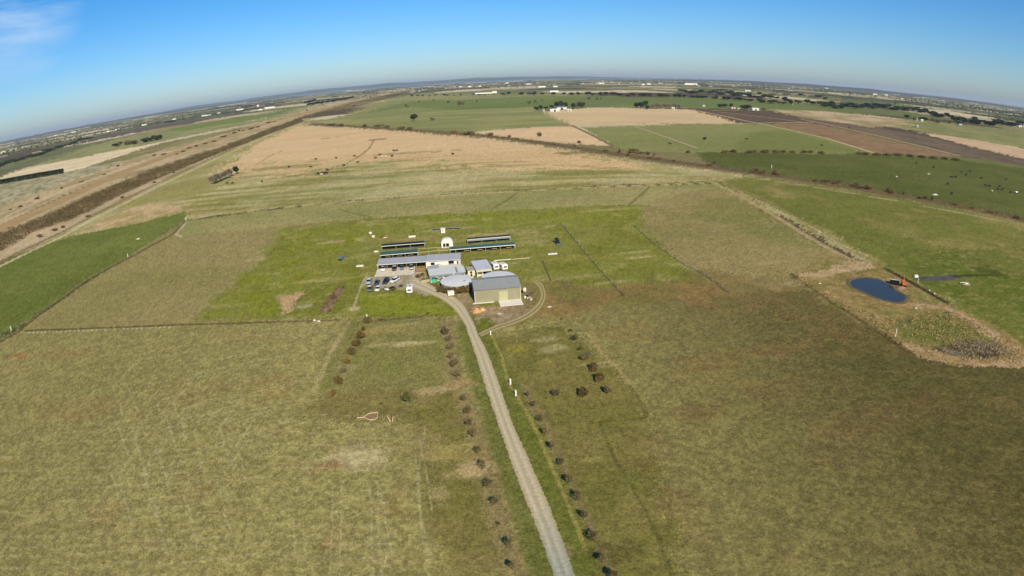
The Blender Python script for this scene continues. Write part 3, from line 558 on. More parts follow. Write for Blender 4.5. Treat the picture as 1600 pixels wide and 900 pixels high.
M['post'] = mat('grey_post', (170, 172, 164), .6, .15, 3)
M['wood'] = mat('old_timber', (140, 118, 88), .85, .25, 4)
M['pale_wood'] = mat('pale_timber', (206, 188, 150), .85, .15, 4)
M['green_net'] = mat('green_shade_cloth', (62, 98, 88), .85, .25, 1.2)
M['black_net'] = mat('dark_shade_cloth', (34, 44, 48), .85, .25, 1.2)
M['green_tarp'] = mat('green_tarpaulin', (64, 168, 128), .6, .15, 1.5)
M['sand'] = mat('orange_sand', (214, 160, 102), .95, .15, 2.5, .08)
M['tyre'] = mat('tyre', (34, 34, 36), .85, .1, 5)
M['rim'] = mat('wheel_rim', (150, 152, 156), .35, .1, 5, metallic=.6)
M['glass'] = mat('car_glass', (30, 36, 44), .08, .1, 2, spec=.7)
M['bark'] = mat('bark', (98, 86, 66), .95, .3, 5)
M['bark_pale'] = mat('pale_bark', (156, 146, 124), .95, .25, 5)
M['orange'] = mat('orange_paint', (200, 112, 60), .5, .15, 3)
M['black'] = mat('black_plastic', (30, 30, 32), .6, .2, 2)
M['blue_cloth'] = mat('blue_sheet', (84, 112, 132), .7, .2, 1.5)
M['rock'] = mat('pale_rock', (206, 200, 184), .9, .2, 1.5, .05)

# ------------------------------------------------------------------ the big green-grey shed
o0, a0_ = frame((742.5, 473.5), (815, 467), 0)
sh = thing('machinery_shed', o0, a0_, 'large grey-green steel shed with blue-grey roof at the end of the driveway', 'shed')
LX, LY, ZE, ZR = 16.0, 11.4, 4.9, 6.15
w_ = MB().prism([(0, 0), (LY, 0), (LY, ZE), (LY / 2, ZR - .06), (0, ZE)], 0, LX).build('wall', M['wall_green'], sh)
rf = MB().slab([(-.25, -.35, ZE + .02), (LX + .25, -.35, ZE + .02), (LX + .25, LY / 2, ZR + .06), (-.25, LY / 2, ZR + .06)], .09)
rf.slab([(-.25, LY / 2, ZR + .06), (LX + .25, LY / 2, ZR + .06), (LX + .25, LY + .35, ZE + .02), (-.25, LY + .35, ZE + .02)], .09); ro = rf.build('roof', M['roof_blue'], sh)
MB().box(-.3, LX + .3, LY / 2 - .18, LY / 2 + .18, ZR + .07, ZR + .12).build('ridge_cap', M['roof_grey'], ro)
MB().box(8.4, 11.5, -.07, -.003, .02, 3.6).build('roller_door', M['door_pale'], sh)
MB().box(-.3, LX + .3, -.52, -.36, ZE - .13, ZE + .05).build('gutter', M['metal'], sh)
for x in (-.06, LX - .06): MB().box(x, x + .14, -.09, .05, 0, ZE - .02).build('corner_trim', M['white'], sh)
MB().box(LX + .003, LX + .05, -.02, .14, 0, ZE).build('downpipe', M['white'], sh)
MB().box(-.06, -.004, 3.2, 4.8, 1.2, 2.2).build('window', M['dark'], sh)
tag(MB().box(8.1, 16.1, -5.3, -.12, 0, .14).build('concrete_apron', M['concrete'], None, bevel=.02), 'bright white concrete apron in front of the roller door of the big shed', 'apron').matrix_world = Matrix.Translation(o0) @ Matrix.Rotation(a0_, 4, 'Z')
tag(MB().box(-.9, 6.6, -1.0, -.12, 0, .10).build('concrete_strip', M['concrete'], None, bevel=.02), 'narrow pale concrete strip along the left foot of the big shed', 'paving').matrix_world = Matrix.Translation(o0) @ Matrix.Rotation(a0_, 4, 'Z')
def local(o, a, x, y, z=0): return Vector((o.x + x * math.cos(a) - y * math.sin(a), o.y + x * math.sin(a) + y * math.cos(a), z))
# diesel tank on stand, drums and junk beside the shed's right wall
t = thing('fuel_tank', local(o0, a0_, 18.2, 4.4), a0_, 'small pale fuel tank on a stand right of the big shed', 'tank')
MB().lathe([(0, 1.0), (.55, 1.0), (.6, 1.1), (.6, 2.2), (.45, 2.35), (0, 2.4)], 16).build('tank', M['cream'], t, True)
for x in (-.4, .4):
    for y in (-.4, .4): MB().box(x - .05, x + .05, y - .05, y + .05, 0, 1.0).build('leg', M['metal'], t)
for i, (x, y, c, lb) in enumerate([(17.6, .2, 'white', 'white drum lying by the right front corner of the big shed'), (18.3, -.9, 'metal', 'grey drum on the dirt right of the white concrete apron'), (18.8, 1.6, 'black', 'black drum standing on the dirt right of the big shed')]):
    d = thing('drum', local(o0, a0_, x, y), a0_ + i, lb, 'drum')
    MB().lathe([(0, 0), (.3, 0), (.31, .3), (.29, .32), (.31, .6), (.29, .62), (.3, .88), (0, .88)], 14).build('barrel', M[c], d, True); MB().lathe([(0, .885), (.27, .885), (.28, .91), (0, .915)], 14).build('lid', M['metal'], d)
pl_ = thing('timber_pallet_stack', local(o0, a0_, 19.0, -1.6), a0_ + .3, 'pale stack of timber right of the big shed', 'timber stack')
for k in range(4):
    MB().box(-.5, .5, -1.1, 1.1, .1 + k * .2, .24 + k * .2).build('board_layer', M['pale_wood'], pl_)
    for yy in (-.8, .6): MB().box(-.5, .5, yy, yy + .15, k * .2 + .002, .098 + k * .2).build('bearer', M['wood'], pl_)

# ------------------------------------------------------------------ round water tanks
def tank(u, v, r, h, label):
    t = thing('water_tank', at(u, v), 0, label, 'water tank')
    MB().lathe([(r, 0), (r, h), (r - .15, h)], 48).build('wall', M['conc_grey'], t)
    MB().lathe([(0, h + .42), (r * .5, h + .30), (r * .85, h + .12), (r + .12, h + .02), (r + .12, h - .12), (r, h - .12)], 48).build('roof', M['tank_roof'], t, False)
    MB().lathe([(.0, h + .62), (.4, h + .60), (.4, h + .34)], 12, r * .45, -r * .3).build('hatch', M['metal'], t)
    return t
tank(-3.7, 19.2, 6.3, 2.1, 'wide round water tank with pale grey roof left of the big shed')
tank(11.9, 18.4, 6.4, 2.1, 'round water tank with white roof close behind the big shed')
for u, v, r, h, lb in [(-9.4, 37.3, 1.9, 2.6, 'round cream rainwater tank in front of the left half of the white wall'), (-4.2, 37.0, 2.2, 2.2, 'low cream rainwater tank in front of the right half of the white wall')]:
    t = thing('rainwater_tank', at(u, v), 0, lb, 'water tank')
    MB().lathe([(r, 0), (r, h), (r * .9, h + .12), (r * .3, h + .35), (0, h + .38)], 28).build('shell', M['cream'], t, True); MB().lathe([(.25, h + .36), (.28, h + .5), (0, h + .52)], 10).build('lid', M['black'], t)

# ------------------------------------------------------------------ carport, white building, lower roofs
o1, a1 = frame((590, 413.5), (665, 408.3), 2.9)
cp = thing('carport', o1, a1, 'long open carport with grey roof sheltering four parked cars', 'carport')
MB().slab([(-.3, -.4, 2.92), (20.0, -.4, 2.92), (20.0, 7.1, 3.2), (-.3, 7.1, 3.2)], .08).build('roof', M['roof_grey'], cp)
MB().box(-.3, 20.0, -.55, -.41, 2.76, 2.93).build('fascia', M['white'], cp)
MB().box(0, 20, 6.85, 7.0, 0, 3.1).build('back_wall', mat('shade_wall', (84, 78, 70), .8, .2, 1), cp)
MB().box(-.1, .02, -.3, 6.9, 0, 2.8).build('end_wall', M['white'], cp)
for x in (3.9, 8.1, 12.1, 16.1): MB().box(x - .07, x + .07, -.2, -.06, 0, 2.82).build('post', M['post'], cp)
tag(MB().box(-.8, 15.4, -7.0, 6.8, 0, .07).build('concrete_floor', M['slab'], None, bevel=.02), 'pale concrete floor and forecourt under the open carport', 'paving').matrix_world = Matrix.Translation(o1) @ Matrix.Rotation(a1, 4, 'Z')
wb = thing('clubhouse', local(o1, a1, 20.1, 0), a1 - math.radians(2.5), 'white-walled building with grey roof joined to the right end of the carport', 'building')
MB().prism([(0, 0), (6.6, 0), (6.6, 3.5), (0, 3.05)], 0, 14.2).build('wall', M['white'], wb)
MB().slab([(-.08, -.5, 3.1), (14.5, -.5, 3.1), (14.5, 6.9, 3.62), (-.08, 6.9, 3.62)], .09).build('roof', M['roof_grey'], wb)
MB().box(-.1, 14.5, -.64, -.51, 2.94, 3.1).build('fascia', M['white'], wb)
for x0, x1, z0, z1 in [(9.4, 11.6, 1.3, 2.5), (12.9, 13.5, .1, 2.3), (2.0, 3.6, 1.1, 2.2)]:
    f = MB().box(x0, x1, -.05, -.004, z0, z1).build('window', M['dark'], wb); MB().box(x0 - .08, x1 + .08, -.09, -.051, z0 - .1, z0 - .02).build('sill', M['white'], f)
MB().box(14.3, 14.45, -1.1, -.95, 0, 3.1).build('veranda_post', M['white'], wb)
o2, a2 = frame((671, 430.5), (727, 424.5), 2.6)
lb = thing('annexe', o2, a2, 'low annexe with two pale grey roofs between white building and round tank', 'building')
MB().prism([(.3, 0), (10.2, 0), (10.2, 2.8), (6.4, 2.9), (.3, 2.5)], .1, 13.8).build('wall', M['cream'], lb)
MB().slab([(-.1, 0, 2.6), (14.2, 0, 2.6), (14.2, 6.4, 3.02), (-.1, 6.4, 3.02)], .08).build('roof', M['roof_pale'], lb)
MB().slab([(-.1, 6.45, 2.94), (4.6, 6.45, 2.94), (4.6, 10.4, 3.1), (-.1, 10.4, 3.1)], .07).build('rear_roof', M['roof_grey'], lb)
MB().slab([(.2, -1.5, 2.3), (13.6, -1.5, 2.3), (13.6, -.03, 2.52), (.2, -.03, 2.52)], .07).build('veranda_roof', M['roof_blue'], lb)
MB().box(10.6, 11.2, -.5, 5.6, 3.03, 3.12).build('skylight', M['roof_blue'], lb); MB().box(9.0, 9.5, -1.6, -.1, 2.55, 2.75).build('vent', M['white'], lb)
for x in (.4, 4.8, 9.2, 13.4): MB().box(x - .06, x + .06, -1.42, -1.3, 0, 2.25).build('post', M['white'], lb)
sk = thing('store_room', local(o2, a2, 15.2, 1.6), a2, 'small beige flat-roofed store right of the pale annexe roofs', 'shed')
MB().box(0, 3.0, 0, 4.4, 0, 2.3).build('wall', M['cream'], sk); MB().slab([(-.15, -.15, 2.36), (3.15, -.15, 2.36), (3.15, 4.55, 2.5), (-.15, 4.55, 2.5)], .07).build('roof', mat('roof_beige', (176, 172, 146), .6, .1, 1), sk); MB().box(.9, 1.7, -.05, -.004, 0, 1.95).build('door', M['dark'], sk)
pp = thing('silver_pipe', local(o2, a2, -.4, -.6, 0), a2 - .28, 'silver pipe with white end carried on stands left of the round tank', 'pipe')
MB().tube((0, 0, 2.2), (5.6, 0, 2.0), .17, n=10).build('pipe', M['metal'], pp, True); MB().tube((5.6, 0, 2.0), (6.2, 0, 1.98), .32, n=12).build('end_cap', M['white'], pp, True)
for x in (.5, 5.2): MB().box(x - .05, x + .05, -.05, .05, 0, 1.86).build('stand', M['post'], pp)
# small white house with shallow roof
o3, a3 = frame((744, 421), (766, 418.5), 3.0)
hs_ = thing('small_house', o3, a3, 'small cream-walled hut with pale blue-grey roof behind the two round tanks', 'house')
MB().prism([(0, 0), (10, 0), (10, 3.0), (0, 3.0)], .2, 5.8).build('wall', M['cream'], hs_)
MB().slab([(-.3, -.4, 3.04), (6.3, -.4, 3.04), (6.3, 10.3, 3.3), (-.3, 10.3, 3.3)], .08).build('roof', mat('roof_blue_white', (204, 208, 218), .7, .1, 1.0, stripes=9), hs_)
MB().slab([(-.2, -2.2, 2.6), (5.9, -2.2, 2.6), (5.9, -.42, 2.85), (-.2, -.42, 2.85)], .07).build('porch_roof', M['cream'], hs_)
for x in (.1, 2.0, 5.7): MB().box(x - .08, x + .08, -2.1, -1.94, 0, 2.52).build('post', M['white'], hs_)
MB().box(3.0, 3.9, -.05, -.004 , .05, 2.1).build('door', M['dark'], hs_); MB().box(.14, .196, 2, 4, 1, 2.1).build('window', M['dark'], hs_)
wt = thing('trellis', local(o3, a3, -1.6, -1.8), a3 + 1.4, 'white lattice gate frame left of the small cream hut', 'trellis')
for y in (0, 1.1, 2.2): MB().box(-.06, .06, y - .06, y + .06, 0, 2.0).build('post', M['white'], wt)
MB().box(-.05, .05, -.06, 2.26, 2.0, 2.12).build('rail', M['white'], wt); MB().box(-.03, .03, .07, 1.03, .1, .9).build('panel', M['white'], wt)

def caravan(u, v, rz, L, Wd, label, sc=1.0):
    t = thing('caravan', at(u, v), ANG + rz, label, 'caravan', sc=sc)
    prof = [(-L / 2 + .1, .45), (L / 2 - .1, .45), (L / 2, .9), (L / 2 - .05, 1.9), (L / 2 - .5, 2.45), (-L / 2 + .6, 2.5), (-L / 2 + .1, 2.1), (-L / 2, 1.2)]
    b_ = MB().prism(prof, -Wd / 2, Wd / 2).build('body', M['white'], t, bevel=.14)
    for s in (-1, 1):
        MB().box(min(s * (Wd / 2 + .002), s * (Wd / 2 + .03)), max(s * (Wd / 2 + .002), s * (Wd / 2 + .03)), -L * .22, L * .1, 1.35, 1.95).build('window', M['glass'], t)
        w = MB().tube((s * (Wd / 2 - .3), 0, .34), (s * (Wd / 2 - .06), 0, .34), .34, n=16).build('wheel', M['tyre'], t)
    MB().box(-Wd * .3, Wd * .3, -L / 2 - .03, -L / 2 + .02, 1.35, 1.9).build('front_window', M['glass'], t)
    MB().box(-.35, .35, -.2, .5, 2.5, 2.62).build('roof_vent', M['black'] if label.startswith('white rounded') else M['metal'], t)
    MB().tube((-.5, -L / 2 + .1, .42), (0, -L / 2 - 1.1, .42), .05, n=6).build('drawbar', M['metal'], t); MB().tube((.5, -L / 2 + .1, .42), (0, -L / 2 - 1.1, .42), .05, n=6).build('drawbar', M['metal'], t)
    return t
caravan(13.4, 34.2, .1, 5.2, 2.4, 'white caravan parked against the right wall of the cream hut')
caravan(16.4, 32.6, .25, 4.6, 2.4, 'rightmost white caravan on the grass behind the round tank')
caravan(-21.7, 17.6, -.15, 4.4, 2.2, 'white rounded caravan with one dark roof vent beside the driveway')

# ------------------------------------------------------------------ shelters of posts and shade cloth
def shelter(p0, p1, label, x0, x1, deep, cloth, bays, zf=2.2, zb=2.6, holes=None):
    o, a = frame(p0, p1, zf); t = thing('shade_shelter', o, a, label, 'shelter')
    MB().slab([(x0, 0, zf + .03), (x1, 0, zf + .03), (x1, deep, zb + .03), (x0, deep, zb + .03)], .05).build('roof', cloth, t)
    MB().box(x0, x1, -.16, -.01, zf - .16, zf + .06).build('front_beam', M['white'], t); MB().box(x0, x1, deep + .01, deep + .13, zb - .12, zb + .05).build('rear_beam', M['post'], t)
    n = bays
    for i in range(n + 1):
        x = x0 + .1 + (x1 - x0 - .2) * i / n
        MB().box(x - .08, x + .08, -.07, .07 , 0, zf - .16).build('post', M['post'], t); MB().box(x - .06, x + .06, deep - .02, deep + .1, 0, zb - .12).build('rear_post', M['post'], t)
    return o, a, t
def table(o, a, x, y, label=None, grp=None, L=2.4):
    t = thing('bench_table', local(o, a, x, y), a, label, 'table', grp)
    MB().box(-L / 2, L / 2, -.4, .4, .78, .84).build('table_top', M['pale_wood'], t)
    for s in (-1, 1): MB().box(s * L * .4 - .04, s * L * .4 + .04, -.35, .35, 0, .78).build('leg', M['wood'], t)
    return t
oL, aL, t1 = shelter((596.5, 384.8), (663, 379.5), 'rear left shelter with near-black cloth roof, behind the long green one', -.2, 20.0, 2.4, M['black_net'], 3)
MB().box(0, 19.8, 2.1, 2.16, .1, 1.7).build('back_cloth', M['black_net'], t1)
oF, aF, t2 = shelter((595, 399), (805, 382.3), 'long green shade-cloth shelter, its left part right behind the carport', -.3, 16.4, 4.0, M['green_net'], 3)
MB().box(0, 16.2, 3.7, 3.76, .1, 1.9).build('back_cloth', M['black_net'], t2)
t3 = thing('shade_shelter', local(oF, aF, 34.0, 0), aF, 'long green-roofed shelter with grey posts, right of the white dome shed', 'shelter')
MB().slab([(-3.5, 0, 2.23), (25.9, 0, 2.23), (25.9, 3.2, 2.63), (-3.5, 3.2, 2.63)], .05).build('roof', M['green_net'], t3); MB().box(-3.5, 25.9, -.18, -.02, 2.0, 2.26).build('front_beam', M['white'], t3); MB().box(-3.5, 25.9, 3.21, 3.33, 2.5, 2.68).build('rear_beam', M['post'], t3)
for x in (-3.3, -.9, 5.7, 12.4, 19.0, 25.7): MB().box(x - .1, x + .1, -.09, .09, 0, 2.0).build('post', M['post'], t3); MB().box(x - .06, x + .06, 3.1, 3.2, 0, 2.5).build('rear_post', M['post'], t3)
MB().box(-3, 25.5, 2.9, 2.96, .1, 1.9).build('back_cloth', M['black_net'], t3)
t4 = thing('pipe_frame', local(oF, aF, 16.5, 0), aF, 'bare pale pipe frame linking the left and right green shelters', 'frame')
for y, z in ((-.05, 2.2), (3.9, 2.6)): MB().box(0, 14.0, y - .1, y + .1, z - .1, z + .04).build('beam', M['pale_wood'], t4)
for x in (.1, 4.7, 9.3, 13.8): MB().box(x - .06, x + .06, -.11, .01, 0, 2.1).build('post', M['post'], t4); MB().box(x - .05, x + .05, 3.85, 3.95, 0, 2.5).build('rear_post', M['post'], t4)
oR, aR, t5 = shelter((730, 374.5), (797, 369), 'rear right shelter with black cloth roof, furthest from the driveway', 0, 20.4, 1.4, M['black_net'], 3)
MB().box(0, 20.2, -.22, -.17, 1.35, 2.1).build('front_panel', M['metal'], t5); MB().box(0, 20.2, 1.2, 1.26, .1, 1.6).build('back_cloth', M['black_net'], t5)
for i, (x, lb_) in enumerate([(3, 'timber table at the left end of the long left green shelter'), (8, 'timber table in the middle of the long left green shelter'), (13, 'timber table at the right end of the long left green shelter')]): table(oF, aF, x, 1.6, lb_)
for i, x in enumerate((38, 44, 50.5, 57)): table(oF, aF, x, 1.2, ['timber table under the left end of the right green shelter', 'timber table between second and third posts of the right green shelter', 'timber table between third and fourth posts of the right green shelter', 'timber table under the right end of the right green shelter'][i])
# white dome shed with two dark mouths
ds = thing('dome_shed', Vector((*G(699, 387), 0)), aF, 'white rounded shed with two dark openings between the shelters', 'shed')
pr = [(-2.7, 0), (-2.7, 2.3), (-2.4, 3.2), (-1.8, 3.8), (-.8, 4.15), (.8, 4.15), (1.8, 3.8), (2.4, 3.2), (2.7, 2.3), (2.7, 0)]
MB().prismy(pr, 0, 3.2).build('shell', M['white'], ds, bevel=.05)
for x0 in (-1.9, -.5): MB().box(x0, x0 + 1.1 + (.3 if x0 > -1 else 0), -.05, -.004, .3, 2.1).build('opening', M['dark'], ds)
MB().box(-.05, .05, -.03, 3.2, 4.16, 4.22).build('ridge_strip', M['post'], ds)
# white hut on the firing line with long benches
kx = Vector((*G(692.5, 364), 0)); kk = thing('white_hut', kx, aF, 'tiny white flat-roofed hut on the grass at the far bench line', 'hut')
MB().box(-1.0, 1.0, 0, 1.8, 0, 2.1).build('wall', M['white'], kk); MB().slab([(-1.2, -.2, 2.15), (1.2, -.2, 2.15), (1.2, 2.0, 2.25), (-1.2, 2.0, 2.25)], .07).build('roof', M['white'], kk); MB().box(-.4, .1, -.04, -.004, .9, 1.5).build('window', M['dark'], kk)
for i, (px, py, L, lb_) in enumerate([(682, 359.5, 4.6, 'grey bench rail left of the tiny white hut'), (702, 358.5, 4.5, 'grey bench rail just right of the tiny white hut'), (713, 358, 4.4, 'far right grey bench rail beyond the tiny white hut')]):
    t = thing('bench_rail', Vector((*G(px, py), 0)), aF, lb_, 'bench')
    MB().box(-L / 2, L / 2, -.5, .5, .8, .9).build('bench_top', M['metal'], t); MB().box(-L / 2, L / 2, .42, .5, .2, .76).build('back_panel', M['black_net'], t)
    for s in (-1, 1): MB().box(s * L * .42 - .06, s * L * .42 + .06, -.4, .4, 0, .8).build('leg', M['post'], t)

# ------------------------------------------------------------------ vehicles
def paint(name, c): return mat(name, c, .28, .05, 1.5, spec=.6)
def car(loc, rz, body, label, kind='sedan', roofm=None, cat='car', group=None):
    """built facing -Y: bonnet towards the camera side"""
    t = thing({'ute': 'pickup', 'van': 'van'}.get(kind, 'parked_car'), loc, rz, label, cat, group)
    L, Wd = (4.5, 1.78) if kind == 'sedan' else (4.6, 1.85)
    if kind == 'ute': L = 5.0
    h = L / 2; zb = .95 if kind == 'sedan' else 1.05
    bp_ = [(-h, .38), (-h - .04, .62), (-h + .1, zb - .14), (-h + 1.1, zb - .02), (-h + 1.3, zb), (h - .15, zb + .02), (h, zb - .12), (h + .02, .5), (h - .1, .34)]
    MB().prism(bp_, -Wd / 2, Wd / 2).build('body', body, t, bevel=.07)
    g0, g1, r0, r1, top = {'sedan': (-1.15, 1.55, -.45, .85, 1.42), 'wagon': (-1.2, 2.1, -.5, 1.8, 1.62), 'ute': (-1.2, .75, -.55, .6, 1.68), 'van': (-1.7, 2.2, -1.1, 2.1, 1.95)}[kind]
    a, b2 = Wd / 2 - .06, Wd / 2 - .24
    MB().add([(-a, g0, zb - .03), (a, g0, zb - .03), (a, g1, zb - .03), (-a, g1, zb - .03), (-b2, r0, top), (b2, r0, top), (b2, r1, top), (-b2, r1, top)],
             [(4, 5, 6, 7), (0, 1, 5, 4), (1, 2, 6, 5), (2, 3, 7, 6), (3, 0, 4, 7), (3, 2, 1, 0)]).build('window', M['glass'], t, bevel=.03)
    MB().box(-b2 - .02, b2 + .02, r0 - .04, r1 + .04, top, top + .05).build('roof', roofm or body, t, bevel=.03)
    for y in ((r0 + r1) / 2 - .03,):
        for s in (-1, 1): MB().add([(s * (a + .012), y - .06, zb - .02), (s * (a + .012), y + .06, zb - .02), (s * (b2 + .012), y + .05, top), (s * (b2 + .012), y - .05, top), (s * (a - .03), y - .06, zb - .02), (s * (a - .03), y + .06, zb - .02), (s * (b2 - .03), y + .05, top), (s * (b2 - .03), y - .05, top)],
                 [(0, 1, 2, 3), (7, 6, 5, 4), (0, 4, 5, 1), (3, 2, 6, 7), (0, 3, 7, 4), (1, 5, 6, 2)]).build('pillar', body, t)
    if kind == 'ute':
        MB().box(-Wd / 2 + .12, Wd / 2 - .12, 1.0, h - .1, zb + .02, zb + .06).build('tray', M['black'], t)
    for s in (-1, 1):
        for y in (-h + .85, h - .85):
            w = MB().tube((s * (Wd / 2 - .2), y, .33), (s * (Wd / 2 + .02), y, .33), .33, n=18).build('wheel', M['tyre'], t); MB().tube((s * (Wd / 2 + .022), y, .33), (s * (Wd / 2 + .04), y, .33), .2, n=12).build('rim', M['rim'], w)
        MB().box(s * (Wd / 2 - .28) - .2, s * (Wd / 2 - .28) + .2, -h - .05, -h + .06, .62, .78).build('headlight', M['metal'], t, bevel=.02)
        MB().box(s * (Wd / 2 - .22) - .14, s * (Wd / 2 - .22) + .14, h - .04, h + .04, .66, .82).build('tail_light', mat('tail_lamp', (150, 28, 24), .3), t)
    MB().box(-Wd / 2 + .1, Wd / 2 - .1, -h - .07, -h + .04, .40, .56).build('bumper', M['black'] if kind == 'ute' else body, t, bevel=.03)
    return t
PW, PB, PBL, PG, PN = paint('white_enamel', (240, 240, 238)), paint('black_enamel', (40, 40, 46)), paint('blue_grey_enamel', (104, 134, 152)), paint('grey_enamel', (96, 98, 102)), paint('navy_enamel', (58, 66, 84))
PS = paint('silver_enamel', (178, 184, 188))
def gp(px, py): return Vector((*G(px, py), .002))
C_Z = .075
def onslab(px, py): v = gp(px, py); v.z = C_Z; return v
car(onslab(599, 422), a1 + .05, PW, 'white van-sized car, leftmost of the four under the carport', 'wagon')
car(onslab(616.5, 421.5), a1, PB, 'black car with pale roof, second from left under the carport', 'wagon', PW)
car(onslab(628.5, 420), a1, PBL, 'blue-grey saloon, third from left under the carport', 'sedan')
car(onslab(643, 419.5), a1 + .1, PG, 'dark grey car, rightmost of the four under the carport', 'wagon', PS)
car(gp(577, 442), .05, PS, 'white pickup, top left of the cars on the gravel by the grass', 'ute', PW, 'pickup')
car(gp(589.5, 443.5), .0, PN, 'navy saloon between the white pickup and the black car', 'sedan', PN)
car(gp(603.5, 441.5), -.12, PB, 'all-black estate car in the middle of the open parking', 'wagon')
car(gp(617, 440), -.4, PW, 'white hatchback parked at a slant right of the black estate car', 'wagon')
car(gp(578, 453.5), .12, PG, 'grey pickup with white rear, bottom left of the parking', 'ute', PW, 'pickup')
car(gp(591, 453), .0, PW, 'white saloon on the grass, right of the grey pickup', 'sedan', PW)
t = thing('flat_trailer', gp(611, 453), -.75, 'long low trailer with a white nose lying on the grass edge', 'trailer')
MB().box(-.9, .9, -2.4, 2.0, .55, .66).build('deck', M['wood'], t); MB().box(-.9, .9, -2.4, -1.4, .66, 1.1).build('nose_box', M['white'], t, bevel=.08); MB().tube((0, -2.4, .55), (0, -3.6, .5), .06).build('drawbar', M['metal'], t)
for s in (-1, 1): MB().tube((s * .92, .2, .32), (s * 1.1, .2, .32), .32, n=14).build('wheel', M['tyre'], t)
MB().box(-.7, .7, -.6, 1.6, .66, 1.0).build('load', M['black'], t, bevel=.1)
t = thing('box_trailer', at(-7.4, 9.0), ANG, 'small white box trailer on the grass below the brown hedge', 'trailer')
MB().box(-1.15, 1.15, -.7, 1.0, .5, 1.9).build('body', M['white'], t, bevel=.05); MB().box(-.9, .9, -.74, -.701, .7, 1.7).build('door', M['cream'], t); MB().tube((0, 1.0, .5), (0, 2.0, .48), .05).build('drawbar', M['metal'], t)
for s in (-1, 1): MB().tube((s * 1.0, .2, .3), (s * 1.18, .2, .3), .3, n=14).build('wheel', M['tyre'], t)

# ------------------------------------------------------------------ yard clutter
t = thing('tarpaulin_stack', gp(677.5, 440), ANG, 'bright green tarpaulin over a stack left of the round tank', 'tarpaulin')
g_ = MB(); N = 9
vs = [(-1.6 + 3.2 * i / N, -1.2 + 2.4 * j / N, 1.35 * (1 - (abs(i - N / 2) / (N / 2)) ** 3) * (1 - (abs(j - N / 2) / (N / 2)) ** 4) * (.8 + .25 * rnd.random())) for i in range(N + 1) for j in range(N + 1)]
g_.add(vs, [(i * (N + 1) + j, (i + 1) * (N + 1) + j, (i + 1) * (N + 1) + j + 1, i * (N + 1) + j + 1) for i in range(N) for j in range(N)]).build('sheet', M['green_tarp'], t, True)
MB().tube((-1.4, 0, 1.15), (1.4, .05, 1.15), .03).build('rope', M['pale_wood'], t)
t = thing('planter_box', gp(664.5, 440), ANG + .1, 'beige rectangular planter box beside the top of the driveway', 'planter')
MB().box(-1.7, 1.7, -.9, .9, 0, 1.0).build('box', mat('beige_board', (186, 172, 130), .8), t, bevel=.03); MB().box(-1.5, 1.5, -.7, .7, 1.0, 1.06).build('soil', mat('soil', (120, 104, 66), .95), t)
t = thing('timber_deck', local(o1, a1, 17.7, -2.9), a1, 'reddish timber deck with steps at the right end of the carport', 'deck')
MB().box(-1.9, 1.9, -2.4, 2.4, .25, .34).build('boards', mat('deck_boards', (182, 146, 118), .8, .2, 2), t); MB().box(-1.9, 1.9, -3.0, -2.42, .0, .18).build('step', M['pale_wood'], t); MB().box(-1.9, 1.9, -2.46, -2.4, .34, 1.1).build('rail', M['wood'], t)
def heap(name, px, py, w, d, h, m, label, cat, seed=1):
    r = random.Random(seed); b_ = MB(); n, k = 22, 7; vs = [(0, 0, h)]; fs = []
    for q_ in range(1, k + 1):
        for i in range(n):
            a = 2 * math.pi * i / n; f = q_ / k; e = 1 + .13 * math.sin(2.3 * a + seed) + .10 * r.uniform(-1, 1)
            vs.append((w / 2 * f * e * math.cos(a), d / 2 * f * e * math.sin(a), max(-.02, h * (math.cos(f * math.pi) * .5 + .5) + (.08 * h * r.uniform(-1, 1) if q_ < k else -.02))))
    fs += [(0, 1 + i, 1 + (i + 1) % n) for i in range(n)]
    for q_ in range(k - 1):
        for i in range(n): A = 1 + q_ * n; fs.append((A + i, A + n + i, A + n + (i + 1) % n, A + (i + 1) % n))
    o = b_.add(vs, fs).build(name, m, None, True); o.location = gp(px, py); tag(o, label, cat); return o
heap('sand_heap', 745, 486.5, 4.4, 3.4, 1.3, M['sand'], 'larger heap of orange sand where the driveway meets the yard', 'sand heap', 3)
heap('sand_heap', 754, 484.5, 2.6, 2.6, .9, mat('pale_sand', (226, 180, 126), .95, .15, 2.5, .06), 'smaller paler heap of orange sand, right of the larger one', 'sand heap', 5)
heap('rock', 491.5, 501, 1.3, 1.0, .6, M['rock'], 'left of two white rocks on the brown edge left of the garden', 'rock', 7)
heap('rock', 498, 502, 1.5, .9, .5, M['rock'], 'right of two white rocks on the brown edge left of the garden', 'rock', 8)
heap('gravel_heap', 780, 490, 2.2, 1.4, .4, mat('grey_gravel', (196, 176, 146), .95, .2, 3, .05), 'low pale gravel heap on the dirt below the white apron', 'gravel heap', 9)
heap('spoil_heap', 858.5, 479.5, 2.0, 1.0, .35, M['rock'], 'small pale rubble heap on the grass right of the wheel track', 'rubble heap', 10)
def shoot(name, parts_, loc, rz, label, cat):
    t = thing(name, loc, rz, label, cat)
    for pn, mb, m in parts_: mb.build(pn, m, t)
    return t
shoot('concrete_trough', [('trough', MB().box(-2.0, 2.0, -.7, .7, 0, .55), M['concrete']), ('water', MB().box(-1.8, 1.8, -.5, .5, .551, .56), M['blue_cloth'])], gp(863, 397), .15, 'low white trough on the grass right of the shelters', 'trough')
shoot('concrete_trough', [('trough', MB().box(-1.7, 1.7, -.5, .5, 0, .7), M['white']), ('rim', MB().box(-1.8, 1.8, -.6, .6, .701, .76), M['cream'])], gp(644, 370.5), .12, 'white trough on the grass behind the rear left shelter', 'trough')
